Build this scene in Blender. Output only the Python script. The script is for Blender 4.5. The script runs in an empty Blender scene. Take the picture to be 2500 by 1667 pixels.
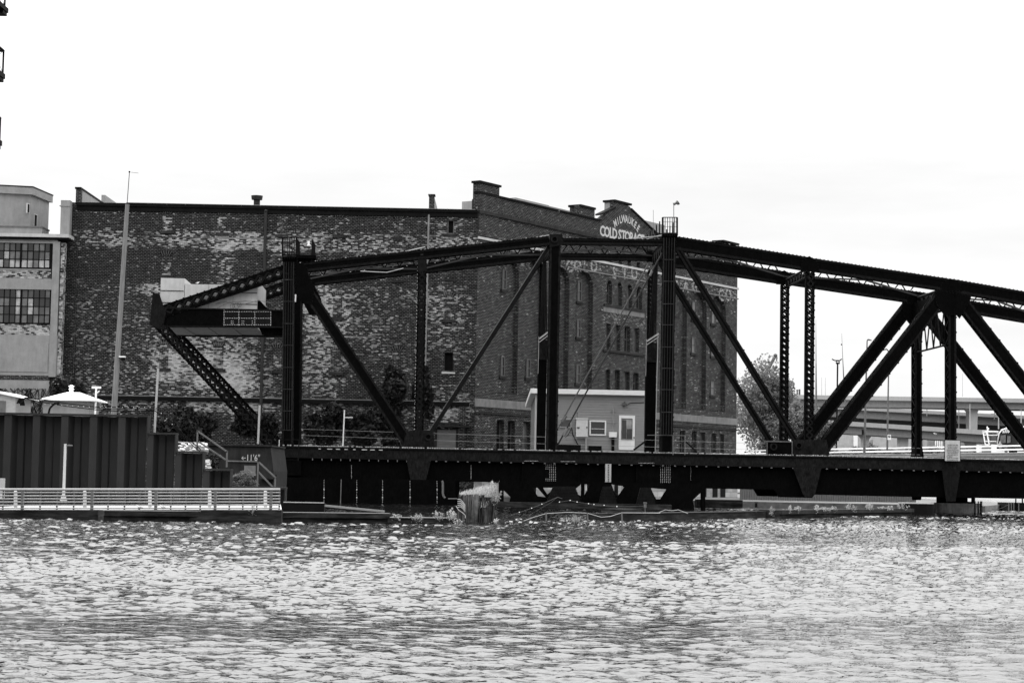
import bpy, math, random
from math import sin, cos, pi, radians
from mathutils import Vector, Matrix
from mathutils.geometry import tessellate_polygon
import numpy as np
SC = bpy.context.scene
COL = SC.collection
V = Vector
# ------------------------------------------------------------------ camera, world, sun, exposure
F = 4800.0; CH = 1.6
PITCH = math.atan((1170-833.5)/F); ROLL = 0.0185
RM = (Matrix.Rotation(pi/2+PITCH, 3, 'X') @ Matrix.Rotation(ROLL, 3, 'Z'))
cam = bpy.data.cameras.new('camera'); camo = bpy.data.objects.new('camera', cam); COL.objects.link(camo)
camo.matrix_world = Matrix.Translation((0, 0, CH)) @ RM.to_4x4()
cam.sensor_width = 36; cam.lens = F/2500*36; cam.clip_end = 5000; cam.clip_start = .5
SC.camera = camo
SC.view_settings.view_transform = 'Standard'; SC.view_settings.look = 'None'
SC.view_settings.exposure = 0.0; SC.view_settings.gamma = 1
SUN = V((-.50, .42, .76)).normalized()
w = bpy.data.worlds.new('World'); SC.world = w; w.use_nodes = True
nt = w.node_tree; nt.nodes.clear()
sky = nt.nodes.new('ShaderNodeTexSky'); sky.sky_type = 'NISHITA'; sky.sun_disc = False
sky.sun_elevation = math.asin(SUN.z); sky.sun_rotation = math.atan2(SUN.x, SUN.y)
bw = nt.nodes.new('ShaderNodeRGBToBW'); nt.links.new(sky.outputs[0], bw.inputs[0])
tc = nt.nodes.new('ShaderNodeTexCoord'); mp = nt.nodes.new('ShaderNodeMapping'); mp.inputs['Scale'].default_value = (1.6, 1.6, 9)
nt.links.new(tc.outputs['Generated'], mp.inputs[0])
nz = nt.nodes.new('ShaderNodeTexNoise'); nz.inputs['Scale'].default_value = 2.6; nz.inputs['Detail'].default_value = 6; nz.inputs['Roughness'].default_value = .55
nt.links.new(mp.outputs[0], nz.inputs['Vector'])
cr = nt.nodes.new('ShaderNodeMapRange'); cr.inputs[1].default_value = .38; cr.inputs[2].default_value = .62; cr.inputs[3].default_value = 9.9; cr.inputs[4].default_value = 11.0
nt.links.new(nz.outputs[0], cr.inputs[0])
sx = nt.nodes.new('ShaderNodeSeparateXYZ'); nt.links.new(tc.outputs['Generated'], sx.inputs[0])       # overcast sky: brighter towards the zenith
zz = nt.nodes.new('ShaderNodeMapRange'); zz.inputs[1].default_value = .16; zz.inputs[2].default_value = .42; zz.inputs[3].default_value = .985; zz.inputs[4].default_value = 2.8
nt.links.new(sx.outputs[2], zz.inputs[0])
ml = nt.nodes.new('ShaderNodeMath'); ml.operation = 'MULTIPLY'; nt.links.new(cr.outputs[0], ml.inputs[0]); nt.links.new(zz.outputs[0], ml.inputs[1])
mx = nt.nodes.new('ShaderNodeMix'); mx.data_type = 'FLOAT'; mx.inputs[0].default_value = .93
nt.links.new(bw.outputs[0], mx.inputs[2]); nt.links.new(ml.outputs[0], mx.inputs[3])
bg = nt.nodes.new('ShaderNodeBackground'); bg.inputs[1].default_value = .1
nt.links.new(mx.outputs[0], bg.inputs[0])
wo = nt.nodes.new('ShaderNodeOutputWorld'); nt.links.new(bg.outputs[0], wo.inputs[0])
sl = bpy.data.lights.new('sun', 'SUN'); sl.energy = 3.6; sl.angle = radians(.5); sl.color = (1, .995, .985)
so = bpy.data.objects.new('sun', sl); COL.objects.link(so)
so.rotation_euler = SUN.to_track_quat('Z', 'Y').to_euler(); so.location = (0, 0, 60)

# ------------------------------------------------------------------ geometry helpers
def ray(px, py):
    return RM @ V(((px-1250)/F, (833.5-py)/F, -1))
class Pl:                       # a real vertical plane of the place: normal n (pointing away), distance d, direction u
    def __init__(s, n, d):
        s.n = V(n).normalized(); s.d = d; s.u = V((s.n.y, -s.n.x, 0))
    def P(s, px, py, off=0):
        r = ray(px, py); c = V((0, 0, CH))
        return c + r*((s.d+off-c.dot(s.n))/r.dot(s.n))
    def uz(s, px, py, off=0):
        p = s.P(px, py, off); return p.dot(s.u), p.z
    def W(s, u, z, off=0):
        return s.u*u + s.n*(s.d+off) + V((0, 0, z))
def YP(y): return Pl((0, 1, 0), y)
def twop(pxa, ya, pxb, yb):     # plane through two ground points
    a = ray(pxa, 1200); b = ray(pxb, 1200); a = a*(ya/a.y); b = b*(yb/b.y)
    d = b-a; n = V((-d.y, d.x, 0)).normalized()
    if n.y < 0: n = -n
    return Pl(n, a.dot(n))
BA = .0462
AX = V((cos(BA), sin(BA), 0)); LT = V((-sin(BA), cos(BA), 0))
def BP(d): return Pl(LT, d)
D1 = 118.0; D2 = 126.2
NT = BP(D1); FT = BP(D2)
def ground(px, py, z=0):
    r = ray(px, py); return V((0, 0, CH)) + r*((z-CH)/r.z)

class MB:
    def __init__(s): s.v = []; s.f = []; s.m = []; s.mi = 0
    def add(s, vs, fs):
        o = len(s.v); s.v += [tuple(p) for p in vs]
        for f in fs: s.f.append(tuple(o+i for i in f)); s.m.append(s.mi)
        return s
    def quad(s, a, b, c, d): return s.add([a, b, c, d], [(0, 1, 2, 3)])
    def hexa(s, p):             # 8 points: bottom 4, top 4
        return s.add(p, [(3, 2, 1, 0), (4, 5, 6, 7), (0, 1, 5, 4), (1, 2, 6, 5), (2, 3, 7, 6), (3, 0, 4, 7)])
    def obox(s, c, x, y, z):    # centre and three half-extent vectors
        return s.hexa([c-x-y-z, c+x-y-z, c+x+y-z, c-x+y-z, c-x-y+z, c+x-y+z, c+x+y+z, c-x+y+z])
    def box(s, x0, x1, y0, y1, z0, z1):
        return s.obox(V(((x0+x1)/2, (y0+y1)/2, (z0+z1)/2)), V(((x1-x0)/2, 0, 0)), V((0, (y1-y0)/2, 0)), V((0, 0, (z1-z0)/2)))
    def pbox(s, pl, u0, u1, z0, z1, o0, o1):
        return s.obox(pl.W((u0+u1)/2, (z0+z1)/2, (o0+o1)/2), pl.u*abs(u1-u0)/2, pl.n*abs(o1-o0)/2, V((0, 0, abs(z1-z0)/2)))
    def fbox(s, pl, x0, y0, x1, y1, t, off=0):   # seen rectangle on a plane, thickness t behind it
        xm, ym = (x0+x1)/2, (y0+y1)/2
        u0 = pl.uz(x0, ym, off)[0]; u1 = pl.uz(x1, ym, off)[0]
        z1 = pl.uz(xm, y0, off)[1]; z0 = pl.uz(xm, y1, off)[1]
        return s.pbox(pl, u0, u1, z0, z1, off, off+t)
    def bar(s, a, b, wd, t, n):  # bar a-b, width wd in the plane with normal n, thickness t along n (behind)
        a = V(a); b = V(b); n = V(n); e = b-a; sd = e.cross(n).normalized()*wd/2; h = n*t/2
        return s.obox((a+b)/2+h, e/2, sd, h)
    def tube(s, a, b, r, k=6, r2=None):
        a = V(a); b = V(b); e = (b-a); r2 = r if r2 is None else r2
        if e.length < 1e-6: return s
        e.normalize(); q = e.orthogonal().normalized(); t = e.cross(q); vs = []
        for p, rr in ((a, r), (b, r2)):
            for i in range(k):
                A = 2*pi*i/k; vs.append(p+(q*cos(A)+t*sin(A))*rr)
        fs = [(i, (i+1) % k, k+(i+1) % k, k+i) for i in range(k)]
        fs += [tuple(range(k))[::-1], tuple(range(k, 2*k))]
        return s.add(vs, fs)
    def path(s, pts, r, k=5):
        for a, b in zip(pts, pts[1:]): s.tube(a, b, r, k)
        return s
    def prism(s, poly, t, holes=()):   # polygon(s) extruded by vector t
        polys = [[V(p) for p in poly]]+[[V(p) for p in h] for h in holes]
        flat = [p for q in polys for p in q]; n = len(flat)
        tris = tessellate_polygon(polys)
        nrm = V((0, 0, 0))
        for i in range(len(poly)): nrm += V(poly[i]).cross(V(poly[(i+1) % len(poly)]))
        fs = []
        for a, b, c in tris:
            k = (flat[b]-flat[a]).cross(flat[c]-flat[a])
            if k.dot(t) > 0: a, b, c = c, b, a
            fs.append((a, b, c)); fs.append((c+n, b+n, a+n))
        o = 0
        for q in polys:
            m = len(q)
            for i in range(m):
                j = (i+1) % m
                fs.append((o+i, o+j, o+j+n, o+i+n))
            o += m
        return s.add(flat+[p+t for p in flat], fs)
    def ppoly(s, pl, pts, t, off=0):   # pixel polygon on a plane
        return s.prism([pl.P(x, y, off) for x, y in pts], pl.n*t)
    def riv(s, p, r, n):        # a low rivet head
        p = V(p); n = V(n); q = n.orthogonal().normalized(); t = n.cross(q)
        vs = [p+(q*cos(A)+t*sin(A))*r for A in (0, pi/3, 2*pi/3, pi, 4*pi/3, 5*pi/3)]+[p+n*r*.9]
        return s.add(vs, [(i, (i+1) % 6, 6) for i in range(6)])
    def disc(s, c, r, n, t, k=20, r0=0):
        c = V(c); n = V(n).normalized(); q = n.orthogonal().normalized(); e = n.cross(q)
        out = [c+(q*cos(2*pi*i/k)+e*sin(2*pi*i/k))*r for i in range(k)]
        if r0:
            inn = [c+(q*cos(2*pi*i/k)+e*sin(2*pi*i/k))*r0 for i in range(k)]
            return s.prism(out, n*t, [inn])
        return s.prism(out, n*t)
    def ball(s, c, rx, ry=None, rz=None, k=8):
        c = V(c); ry = ry or rx; rz = rz or rx; vs = []
        for j in range(1, k//2+1):
            th = pi*j/(k//2+1)
            for i in range(k): vs.append(c+V((rx*sin(th)*cos(2*pi*i/k), ry*sin(th)*sin(2*pi*i/k), rz*cos(th))))
        R = k//2; fs = []
        for j in range(R-1):
            for i in range(k): fs.append((j*k+i, (j+1)*k+i, (j+1)*k+(i+1) % k, j*k+(i+1) % k))
        vs += [c+V((0, 0, rz)), c-V((0, 0, rz))]
        for i in range(k):
            fs.append((R*k, i, (i+1) % k)); fs.append((R*k+1, (R-1)*k+(i+1) % k, (R-1)*k+i))
        return s.add(vs, fs)
    def leaves(s, pts, size, rng, aniso=1):
        pts = np.asarray(pts); n = len(pts)
        a = rng.normal(size=(n, 3)); a /= np.linalg.norm(a, axis=1)[:, None]
        b = rng.normal(size=(n, 3)); b -= (a*b).sum(1)[:, None]*a; b /= np.linalg.norm(b, axis=1)[:, None]
        sz = size*rng.uniform(.6, 1.3, (n, 1))
        q = np.stack([pts-a*sz, pts+b*sz*.55, pts+a*sz, pts-b*sz*.55], 1).reshape(-1, 3)
        o = len(s.v); s.v += [tuple(x) for x in q.tolist()]
        s.f += [(o+4*i, o+4*i+1, o+4*i+2, o+4*i+3) for i in range(n)]; s.m += [s.mi]*n
        return s
    def obj(s, name, mats, parent=None, smooth=False, kind=None):
        me = bpy.data.meshes.new(name); me.from_pydata(s.v, [], s.f)
        if not isinstance(mats, (list, tuple)): mats = [mats]
        for m in mats: me.materials.append(m)
        me.polygons.foreach_set('material_index', s.m)
        if smooth: me.polygons.foreach_set('use_smooth', [True]*len(s.f))
        me.update()
        nl = len(me.loops)
        if nl:
            co = np.empty(len(me.vertices)*3); me.vertices.foreach_get('co', co); co = co.reshape(-1, 3)
            vi = np.empty(nl, dtype=np.int32); me.loops.foreach_get('vertex_index', vi)
            fn = np.empty(len(me.polygons)*3); me.polygons.foreach_get('normal', fn); fn = fn.reshape(-1, 3)
            lt = np.empty(len(me.polygons), dtype=np.int32); me.polygons.foreach_get('loop_total', lt)
            N = np.repeat(fn, lt, axis=0); p = co[vi]
            h = np.hypot(N[:, 0], N[:, 1]); up = np.abs(N[:, 2]) > .75; h[h < 1e-6] = 1
            u = (p[:, 0]*-N[:, 1]+p[:, 1]*N[:, 0])/h; uv = np.stack([np.where(up, p[:, 0], u), np.where(up, p[:, 1], p[:, 2])], 1)
            L = me.uv_layers.new(name='UVMap'); L.data.foreach_set('uv', uv.astype(np.float32).ravel())
        o = bpy.data.objects.new(name, me); COL.objects.link(o)
        if parent is not None:
            o.parent = parent; o.matrix_parent_inverse = INV[parent.name].copy()
        INV[o.name] = Matrix.Identity(4)
        if kind: o['kind'] = kind
        return o
INV = {}
def thing(name, label, cat, loc=(0, 0, 0), group=None):
    o = bpy.data.objects.new(name, None); COL.objects.link(o); o.location = loc; o.empty_display_size = .3
    INV[o.name] = Matrix.Translation(loc).inverted()
    o['label'] = label; o['category'] = cat
    if group: o['group'] = group
    return o
def tag(o, label, cat, group=None, kind=None):
    o['label'] = label; o['category'] = cat
    if group: o['group'] = group
    if kind: o['kind'] = kind
    return o
def text_mb(mb, s, pl, u, z, h, off=-.02, xs=1., rot=0, bold=.02, t=.02, align='CENTER'):
    cu = bpy.data.curves.new('t', 'FONT'); cu.body = s; cu.size = 1; cu.offset = bold; cu.align_x = align; cu.resolution_u = 2
    ob = bpy.data.objects.new('t', cu); me = bpy.data.meshes.new_from_object(ob)
    k = h/.69; c, sn = cos(rot), sin(rot); vs = []
    for q in me.vertices:
        x, y = q.co.x*k*xs, q.co.y*k
        vs.append(pl.W(u+x*c-y*sn, z+x*sn+y*c, off))
    mb.add(vs, [tuple(p.vertices) for p in me.polygons])
    bpy.data.objects.remove(ob); bpy.data.curves.remove(cu); bpy.data.meshes.remove(me)

# ------------------------------------------------------------------ materials (all grey: the photograph is black and white)
class G:
    def __init__(s, name):
        s.m = bpy.data.materials.new(name); s.m.use_nodes = True; s.t = s.m.node_tree; s.b = s.t.nodes['Principled BSDF']
        s.uv = s.t.nodes.new('ShaderNodeTexCoord')
    def n(s, ty): return s.t.nodes.new(ty)
    def put(s, v, sock):
        if hasattr(v, 'is_output'): s.t.links.new(v, sock)
        else: sock.default_value = v
    def math(s, op, a, b=0., c=None, clamp=False):
        k = s.n('ShaderNodeMath'); k.operation = op; k.use_clamp = clamp; s.put(a, k.inputs[0]); s.put(b, k.inputs[1])
        if c is not None: s.put(c, k.inputs[2])
        return k.outputs[0]
    def vec(s, sc=(1, 1, 1), src='UV'):
        k = s.n('ShaderNodeMapping'); k.inputs['Scale'].default_value = sc; s.t.links.new(s.uv.outputs[src], k.inputs[0]); return k.outputs[0]
    def noise(s, scale, sc=(1, 1, 1), detail=4, rough=.6, src='UV'):
        k = s.n('ShaderNodeTexNoise'); k.inputs['Scale'].default_value = scale; k.inputs['Detail'].default_value = detail; k.inputs['Roughness'].default_value = rough
        s.t.links.new(s.vec(sc, src), k.inputs['Vector']); return k.outputs[0]
    def rng(s, v, a, b, c, d, st=False):
        k = s.n('ShaderNodeMapRange'); s.put(v, k.inputs[0])
        for i, x in enumerate((a, b, c, d)): k.inputs[i+1].default_value = x
        if st: k.interpolation_type = 'SMOOTHSTEP'
        return k.outputs[0]
    def mix(s, f, a, b):
        k = s.n('ShaderNodeMix'); k.data_type = 'FLOAT'; s.put(f, k.inputs[0]); s.put(a, k.inputs[2]); s.put(b, k.inputs[3]); return k.outputs[0]
    def ramp(s, v, st):
        k = s.n('ShaderNodeValToRGB'); e = k.color_ramp.elements
        while len(e) > 1: e.remove(e[-1])
        e[0].position = st[0][0]; e[0].color = (st[0][1],)*3+(1,)
        for p, c in st[1:]:
            q = e.new(p); q.color = (c, c, c, 1)
        s.put(v, k.inputs[0]); return k.outputs[0]
    def xy(s):
        k = s.n('ShaderNodeSeparateXYZ'); s.t.links.new(s.uv.outputs['UV'], k.inputs[0]); return k.outputs[0], k.outputs[1]
    def done(s, col, rough=.8, spec=.3, bump=None, dist=.02, metal=0):
        s.put(col if hasattr(col, 'is_output') else (col, col, col, 1), s.b.inputs['Base Color'])
        s.put(rough, s.b.inputs['Roughness']); s.b.inputs['Specular IOR Level'].default_value = spec; s.b.inputs['Metallic'].default_value = metal
        if bump is not None:
            k = s.n('ShaderNodeBump'); k.inputs['Strength'].default_value = .7; k.inputs['Distance'].default_value = dist
            s.t.links.new(bump, k.inputs['Height']); s.t.links.new(k.outputs[0], s.b.inputs['Normal'])
        return s.m
def plain(name, v, var=.3, scale=3, rough=.8, spec=.3, sc=(1, 1, 1), src='UV', metal=0):
    g = G(name); q = g.noise(scale, sc, 5, .65, src); return g.done(g.rng(q, .3, .7, v*(1-var), v*(1+var)), rough, spec, metal=metal)
def brick(name, W=.25, H=.11, base=0., amp=.25, nsc=.35, bands=(), patches=(), ramp=None, mortar=.10, mvar=.6, msz=.012, light=.0, lth=.64):
    g = G(name); bt = g.n('ShaderNodeTexBrick')
    bt.inputs['Color1'].default_value = (0, 0, 0, 1); bt.inputs['Color2'].default_value = (1, 1, 1, 1)
    bt.inputs['Scale'].default_value = 1; bt.inputs['Mortar Size'].default_value = msz; bt.inputs['Mortar Smooth'].default_value = .2
    bt.inputs['Brick Width'].default_value = W; bt.inputs['Row Height'].default_value = H; bt.inputs['Mortar'].default_value = (.5, .5, .5, 1)
    g.t.links.new(g.uv.outputs['UV'], bt.inputs['Vector'])
    r = bt.outputs['Color']; x, z = g.xy()
    big = g.noise(nsc, (.55, 1.0, 1), 6, .68); fine = g.noise(3.2, (.35, 1.6, 1), 4, .7); wob = g.noise(1.1, (1, 1, 1), 4, .6)
    p = g.math('ADD', g.rng(big, .33, .67, -amp, amp), g.rng(fine, .3, .7, -.13, .13)); p = g.math('ADD', p, base)
    zw = g.math('ADD', z, g.rng(wob, 0, 1, -.35, .35)); xw = g.math('ADD', x, g.rng(fine, 0, 1, -.9, .9))
    for za, zb, dv in bands:    # weathering bands, za<zb in metres
        k = g.math('MULTIPLY', g.rng(zw, za-.12, za+.12, 0, 1), g.rng(zw, zb-.12, zb+.12, 1, 0)); p = g.math('ADD', p, g.math('MULTIPLY', k, dv))
    for xa, xb, za, zb, dv, soft in patches:
        k = g.math('MULTIPLY', g.rng(xw, xa-soft, xa+soft, 0, 1), g.rng(xw, xb-soft, xb+soft, 1, 0))
        k2 = g.math('MULTIPLY', g.rng(zw, za-soft*.6, za+soft*.6, 0, 1), g.rng(zw, zb-soft*.6, zb+soft*.6, 1, 0))
        p = g.math('ADD', p, g.math('MULTIPLY', g.math('MULTIPLY', k, k2), dv))
    if light:                   # scattered spalled, almost white bricks
        q = g.noise(1.0/W*.9, (1, W/H, 1), 1, .3); p = g.math('ADD', p, g.rng(q, lth, lth+.03, 0, light))
    v = g.math('ADD', r, p, clamp=False); v = g.math('MULTIPLY', g.math('ADD', v, .5), .5, clamp=True)
    bc = g.ramp(v, ramp or [(0, .0015), (.42, .004), (.52, .012), (.58, .05), (.66, .14), (.8, .28), (1, .4)])
    mo = g.rng(g.noise(2.1, (1, 1.5, 1), 3, .7), .3, .7, mortar*(1-mvar), mortar*(1+mvar))
    mo = g.math('MAXIMUM', mo, g.math('MULTIPLY', bc, .8))
    col = g.mix(bt.outputs['Fac'], bc, mo)
    return g.done(col, .9, .15, g.math('SUBTRACT', 1, bt.outputs['Fac']), .01)

M = {}
def steelm(nm, a, b, rough=.55, spec=.25):
    g = G(nm); q = g.noise(2.2, (1, 1, 1), 6, .7, 'Object'); q2 = g.noise(14, (1, 1, .3), 3, .6, 'Object')
    return g.done(g.rng(g.math('MULTIPLY', q, q2), .12, .42, a, b), rough, spec, q2, .01)
M['steel'] = steelm('black_painted_steel', .0008, .003, .7, .02)
M['steel2'] = steelm('weathered_steel', .002, .009, .6, .06)
M['steel3'] = steelm('rusty_steel', .002, .016, .7, .04)
M['rivet'] = plain('sunlit_rivet_metal', .5, .2, rough=.4)  # sun glints on the rivet heads put into a pale colour
M['edge'] = plain('worn_steel_edge', .055, .5, 6, .5, .5, src='Object')
M['edge2'] = plain('dark_steel_edge', .016, .5, 6, .6, .2, src='Object')
M['galv'] = plain('galvanised_steel', .3, .15, 5, .45, .5, src='Object')
M['galvd'] = plain('dull_galvanised_steel', .1, .2, 5, .6, src='Object')
M['white'] = plain('white_paint', .8, .06, 2, .6)
M['offwhite'] = plain('off_white_paint', .42, .1, 2, .6)
M['black'] = plain('black_paint', .005, .4, 2, .7, .06)
M['dark'] = plain('dark_interior', .006, .3, 2, .9, .1)
def conc(nm, v, var=.22, streak=.35):
    g = G(nm); a = g.noise(1.2, (1, 1, 1), 6, .7); b = g.noise(2.5, (1.6, .25, 1), 4, .6); c = g.noise(22, (1, 1, 1), 3, .6)
    k = g.math('MULTIPLY', g.rng(a, .3, .7, 1-var, 1+var), g.rng(b, .35, .7, 1, 1-streak)); k = g.math('MULTIPLY', k, g.rng(c, .3, .7, .9, 1.1))
    return g.done(g.math('MULTIPLY', k, v), .9, .2, a, .02)
M['conc'] = conc('pale_concrete', .42, .12, .16)
M['concg'] = conc('grey_concrete', .235, .15, .15)
M['concd'] = conc('dark_stained_concrete', .025, .5, .5)
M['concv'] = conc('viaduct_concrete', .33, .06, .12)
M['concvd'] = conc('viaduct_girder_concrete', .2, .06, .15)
M['stone'] = brick('rough_stone_blocks', .9, .42, .25, .2, .8, ramp=[(0, .08), (.4, .2), (.7, .32), (1, .45)], mortar=.1, msz=.03)
M['stoneband'] = conc('stone_band', .17, .25, .3)
def glassm(nm, v, rough=.12):
    g = G(nm); q = g.noise(1.5, (1, 1, 1), 3, .6, 'Object'); return g.done(g.rng(q, .3, .7, v*.5, v*1.5), rough, .6)
M['glass'] = glassm('window_glass', .01); M['glass2'] = glassm('dusty_glass', .09, .4); M['glass3'] = glassm('pale_frosted_glass', .3, .6)
M['glass4'] = glassm('grey_wired_glass', .04, .4)
g = G('green_leaves'); oi = g.n('ShaderNodeNewGeometry'); q = g.noise(1.3, (1, 1, 1), 3, .6, 'Object')
def leafm(nm, v, tr=.35):
    g = G(nm); q = g.noise(2.2, (1, 1, 1), 3, .6, 'Object'); q2 = g.noise(17, (1, 1, 1), 1, .6, 'Object')
    c = g.math('MULTIPLY', g.rng(q, .3, .7, v*.6, v*1.4), g.rng(q2, .3, .7, .6, 1.5)); g.done(c, .6, .3)
    t = g.n('ShaderNodeBsdfTranslucent'); g.t.links.new(c, t.inputs[0]); mxs = g.n('ShaderNodeMixShader'); mxs.inputs[0].default_value = tr
    g.t.links.new(g.b.outputs[0], mxs.inputs[1]); g.t.links.new(t.outputs[0], mxs.inputs[2])
    g.t.links.new(mxs.outputs[0], g.t.nodes['Material Output'].inputs[0]); return g.m
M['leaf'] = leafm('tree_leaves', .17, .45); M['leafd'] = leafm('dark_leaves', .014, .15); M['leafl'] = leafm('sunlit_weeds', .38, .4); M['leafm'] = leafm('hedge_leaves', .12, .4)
M['bark'] = plain('bark', .05, .4, 6, .9, src='Object')
g = G('weathered_timber'); a = g.noise(9, (1, .06, 1), 5, .7); b = g.noise(1.5, (1, 1, 1), 4, .6)
M['wood'] = g.done(g.math('MULTIPLY', g.rng(a, .44, .58, .002, .13), g.rng(b, .35, .65, .15, 1.2)), .9, .2, a, .03)
g = G('tarred_timber'); a = g.noise(3, (.2, 1.5, 1), 5, .7); b = g.noise(.8, (1, 1, 1), 5, .7)
M['tar'] = g.done(g.math('MULTIPLY', g.rng(a, .42, .7, .002, .035), g.rng(b, .35, .65, .5, 1.6)), .85, .2, a, .03)
g = G('utility_pole_wood'); a = g.noise(10, (1.5, .08, 1), 5, .7)
M['pole'] = g.done(g.rng(a, .3, .7, .09, .22), .9, .2, a, .01)
M['sheet'] = plain('painted_sheet_pile', .019, .25, 1.2, .6, .15, (1, .35, 1))
M['siding'] = plain('grey_lap_siding', .25, .06, 2, .7)
M['ground'] = plain('gravel_ground', .14, .4, 2, .95)
M['asphalt'] = plain('asphalt', .06, .2, 3, .9)
M['deck'] = plain('walkway_concrete', .36, .08, 2, .8)
M['rope'] = plain('pale_rope', .45, .2, 9, .9, src='Object')
M['gull'] = plain('gull_feathers', .62, .12, 6, .8, src='Object')
M['gullw'] = plain('gull_wing_grey', .3, .15, 6, .8, src='Object')
# ------------------------------------------------------------------ water, land
WAVE = .0034
def plan(mb, pts, z0, z1): return mb.prism([V((p[0], p[1], z0)) for p in pts], V((0, 0, z1-z0)))
def gx(px, y): r = ray(px, 1190); return r.x/r.y*y
g = G('river_water')
def nn(sc, v, d=3, r=.6, dist=0.):
    k = g.n('ShaderNodeTexNoise'); k.inputs['Scale'].default_value = sc; k.inputs['Detail'].default_value = d; k.inputs['Roughness'].default_value = r; k.inputs['Distortion'].default_value = dist
    g.t.links.new(g.vec(v, 'Object'), k.inputs['Vector']); return k.outputs[0]
hgt = g.math('ADD', nn(6, (1, 1.5, 1), 3, .6, .3), g.math('MULTIPLY', nn(2.2, (1, 1.4, 1), 2, .5), 1.2))
bp = g.n('ShaderNodeBump'); bp.inputs['Strength'].default_value = 1; bp.inputs['Distance'].default_value = .011
g.t.links.new(hgt, bp.inputs['Height']); g.done(.008, .03, .5); g.b.inputs['IOR'].default_value = 1.6
g.t.links.new(bp.outputs[0], g.b.inputs['Normal']); M['water'] = g.m
wr = np.random.default_rng(11)
NR, NC = 1100, 900; ys = 9.0*np.exp(np.linspace(0, math.log(150/9.0), NR)); us = np.linspace(-.36, .36, NC)
Yg, Ug = np.meshgrid(ys, us, indexing='ij'); Xg = Yg*Ug; Zg = np.zeros_like(Xg); Gs = np.zeros_like(Xg)
for i in range(26):          # slow gust pattern that makes calmer and rougher lanes
    a = wr.uniform(-.5, .5); lam = wr.uniform(5, 40); k = 2*pi/lam; Gs += np.sin(k*(Xg*sin(a)*.5+Yg*cos(a))+wr.uniform(0, 6.28))
Gs = 1+.28*Gs/math.sqrt(13); Gs = np.clip(Gs, .5, 1.7); dy = Yg*math.log(150/9.0)/NR
for i in range(110):
    lam = .08*(9.5 ** wr.uniform(0, 1)); a = wr.normal()*.8+.15; k = 2*pi/lam; w_ = np.clip(lam/(.8*dy)-.35, 0, 1)
    Zg += w_*lam*WAVE*np.sin(k*(Xg*sin(a)+Yg*cos(a))+wr.uniform(0, 6.28))
Zg *= Gs*(1+.5*np.clip((Yg-28)/30, 0, 1)); Zg += .35*np.abs(Zg)
ed = np.clip((.36-np.abs(Ug))/.03, 0, 1)*np.clip((150-Yg)/8, 0, 1)*np.clip((Yg-9)/.6, 0, 1); Zg *= ed
vs = np.stack([Xg, Yg, Zg], -1).reshape(-1, 3); idx = np.arange(NR*NC).reshape(NR, NC)
fq = np.stack([idx[:-1, :-1], idx[:-1, 1:], idx[1:, 1:], idx[1:, :-1]], -1).reshape(-1, 4)
xo = [(-900, -60), (900, -60), (900, 800), (-900, 800)]; n0 = len(vs)
vs = np.concatenate([vs, np.array([(x, y, 0) for x, y in xo])])
c0, c1, c2, c3 = idx[0, 0], idx[0, -1], idx[-1, -1], idx[-1, 0]
me = bpy.data.meshes.new('water'); me.vertices.add(len(vs)); me.vertices.foreach_set('co', vs.astype(np.float32).ravel())
ex = [[n0, n0+1, c1, c0], [n0+1, n0+2, c2, c1], [n0+2, n0+3, c3, c2], [n0+3, n0, c0, c3]]
allf = np.concatenate([fq, np.array(ex)]); me.loops.add(allf.size); me.loops.foreach_set('vertex_index', allf.ravel().astype(np.int32))
me.polygons.add(len(allf)); me.polygons.foreach_set('loop_start', (np.arange(len(allf))*4).astype(np.int32)); me.polygons.foreach_set('loop_total', np.full(len(allf), 4, dtype=np.int32))
me.materials.append(M['water']); me.update(calc_edges=True); me.polygons.foreach_set('use_smooth', [True]*len(allf)); me.update()
wobj = bpy.data.objects.new('water', me); COL.objects.link(wobj); wobj['kind'] = 'structure'
m = MB(); xe = gx(2405, 134)
m.prism([V((-500, 126, -.6)), V((gx(1110, 126), 126, -.6)), V((gx(1110, 134), 134, -.6)), V((xe, 134, -.6)), V((xe+10, 165, -.6)), V((xe+2, 900, -.6)), V((-500, 900, -.6))], V((0, 0, 1.0)))
m.obj('ground', M['ground'], kind='structure')
m = MB(); m.box(-900, 900, 700, 905, -.5, .8); m.obj('far_bank', M['ground'], kind='structure')

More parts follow.
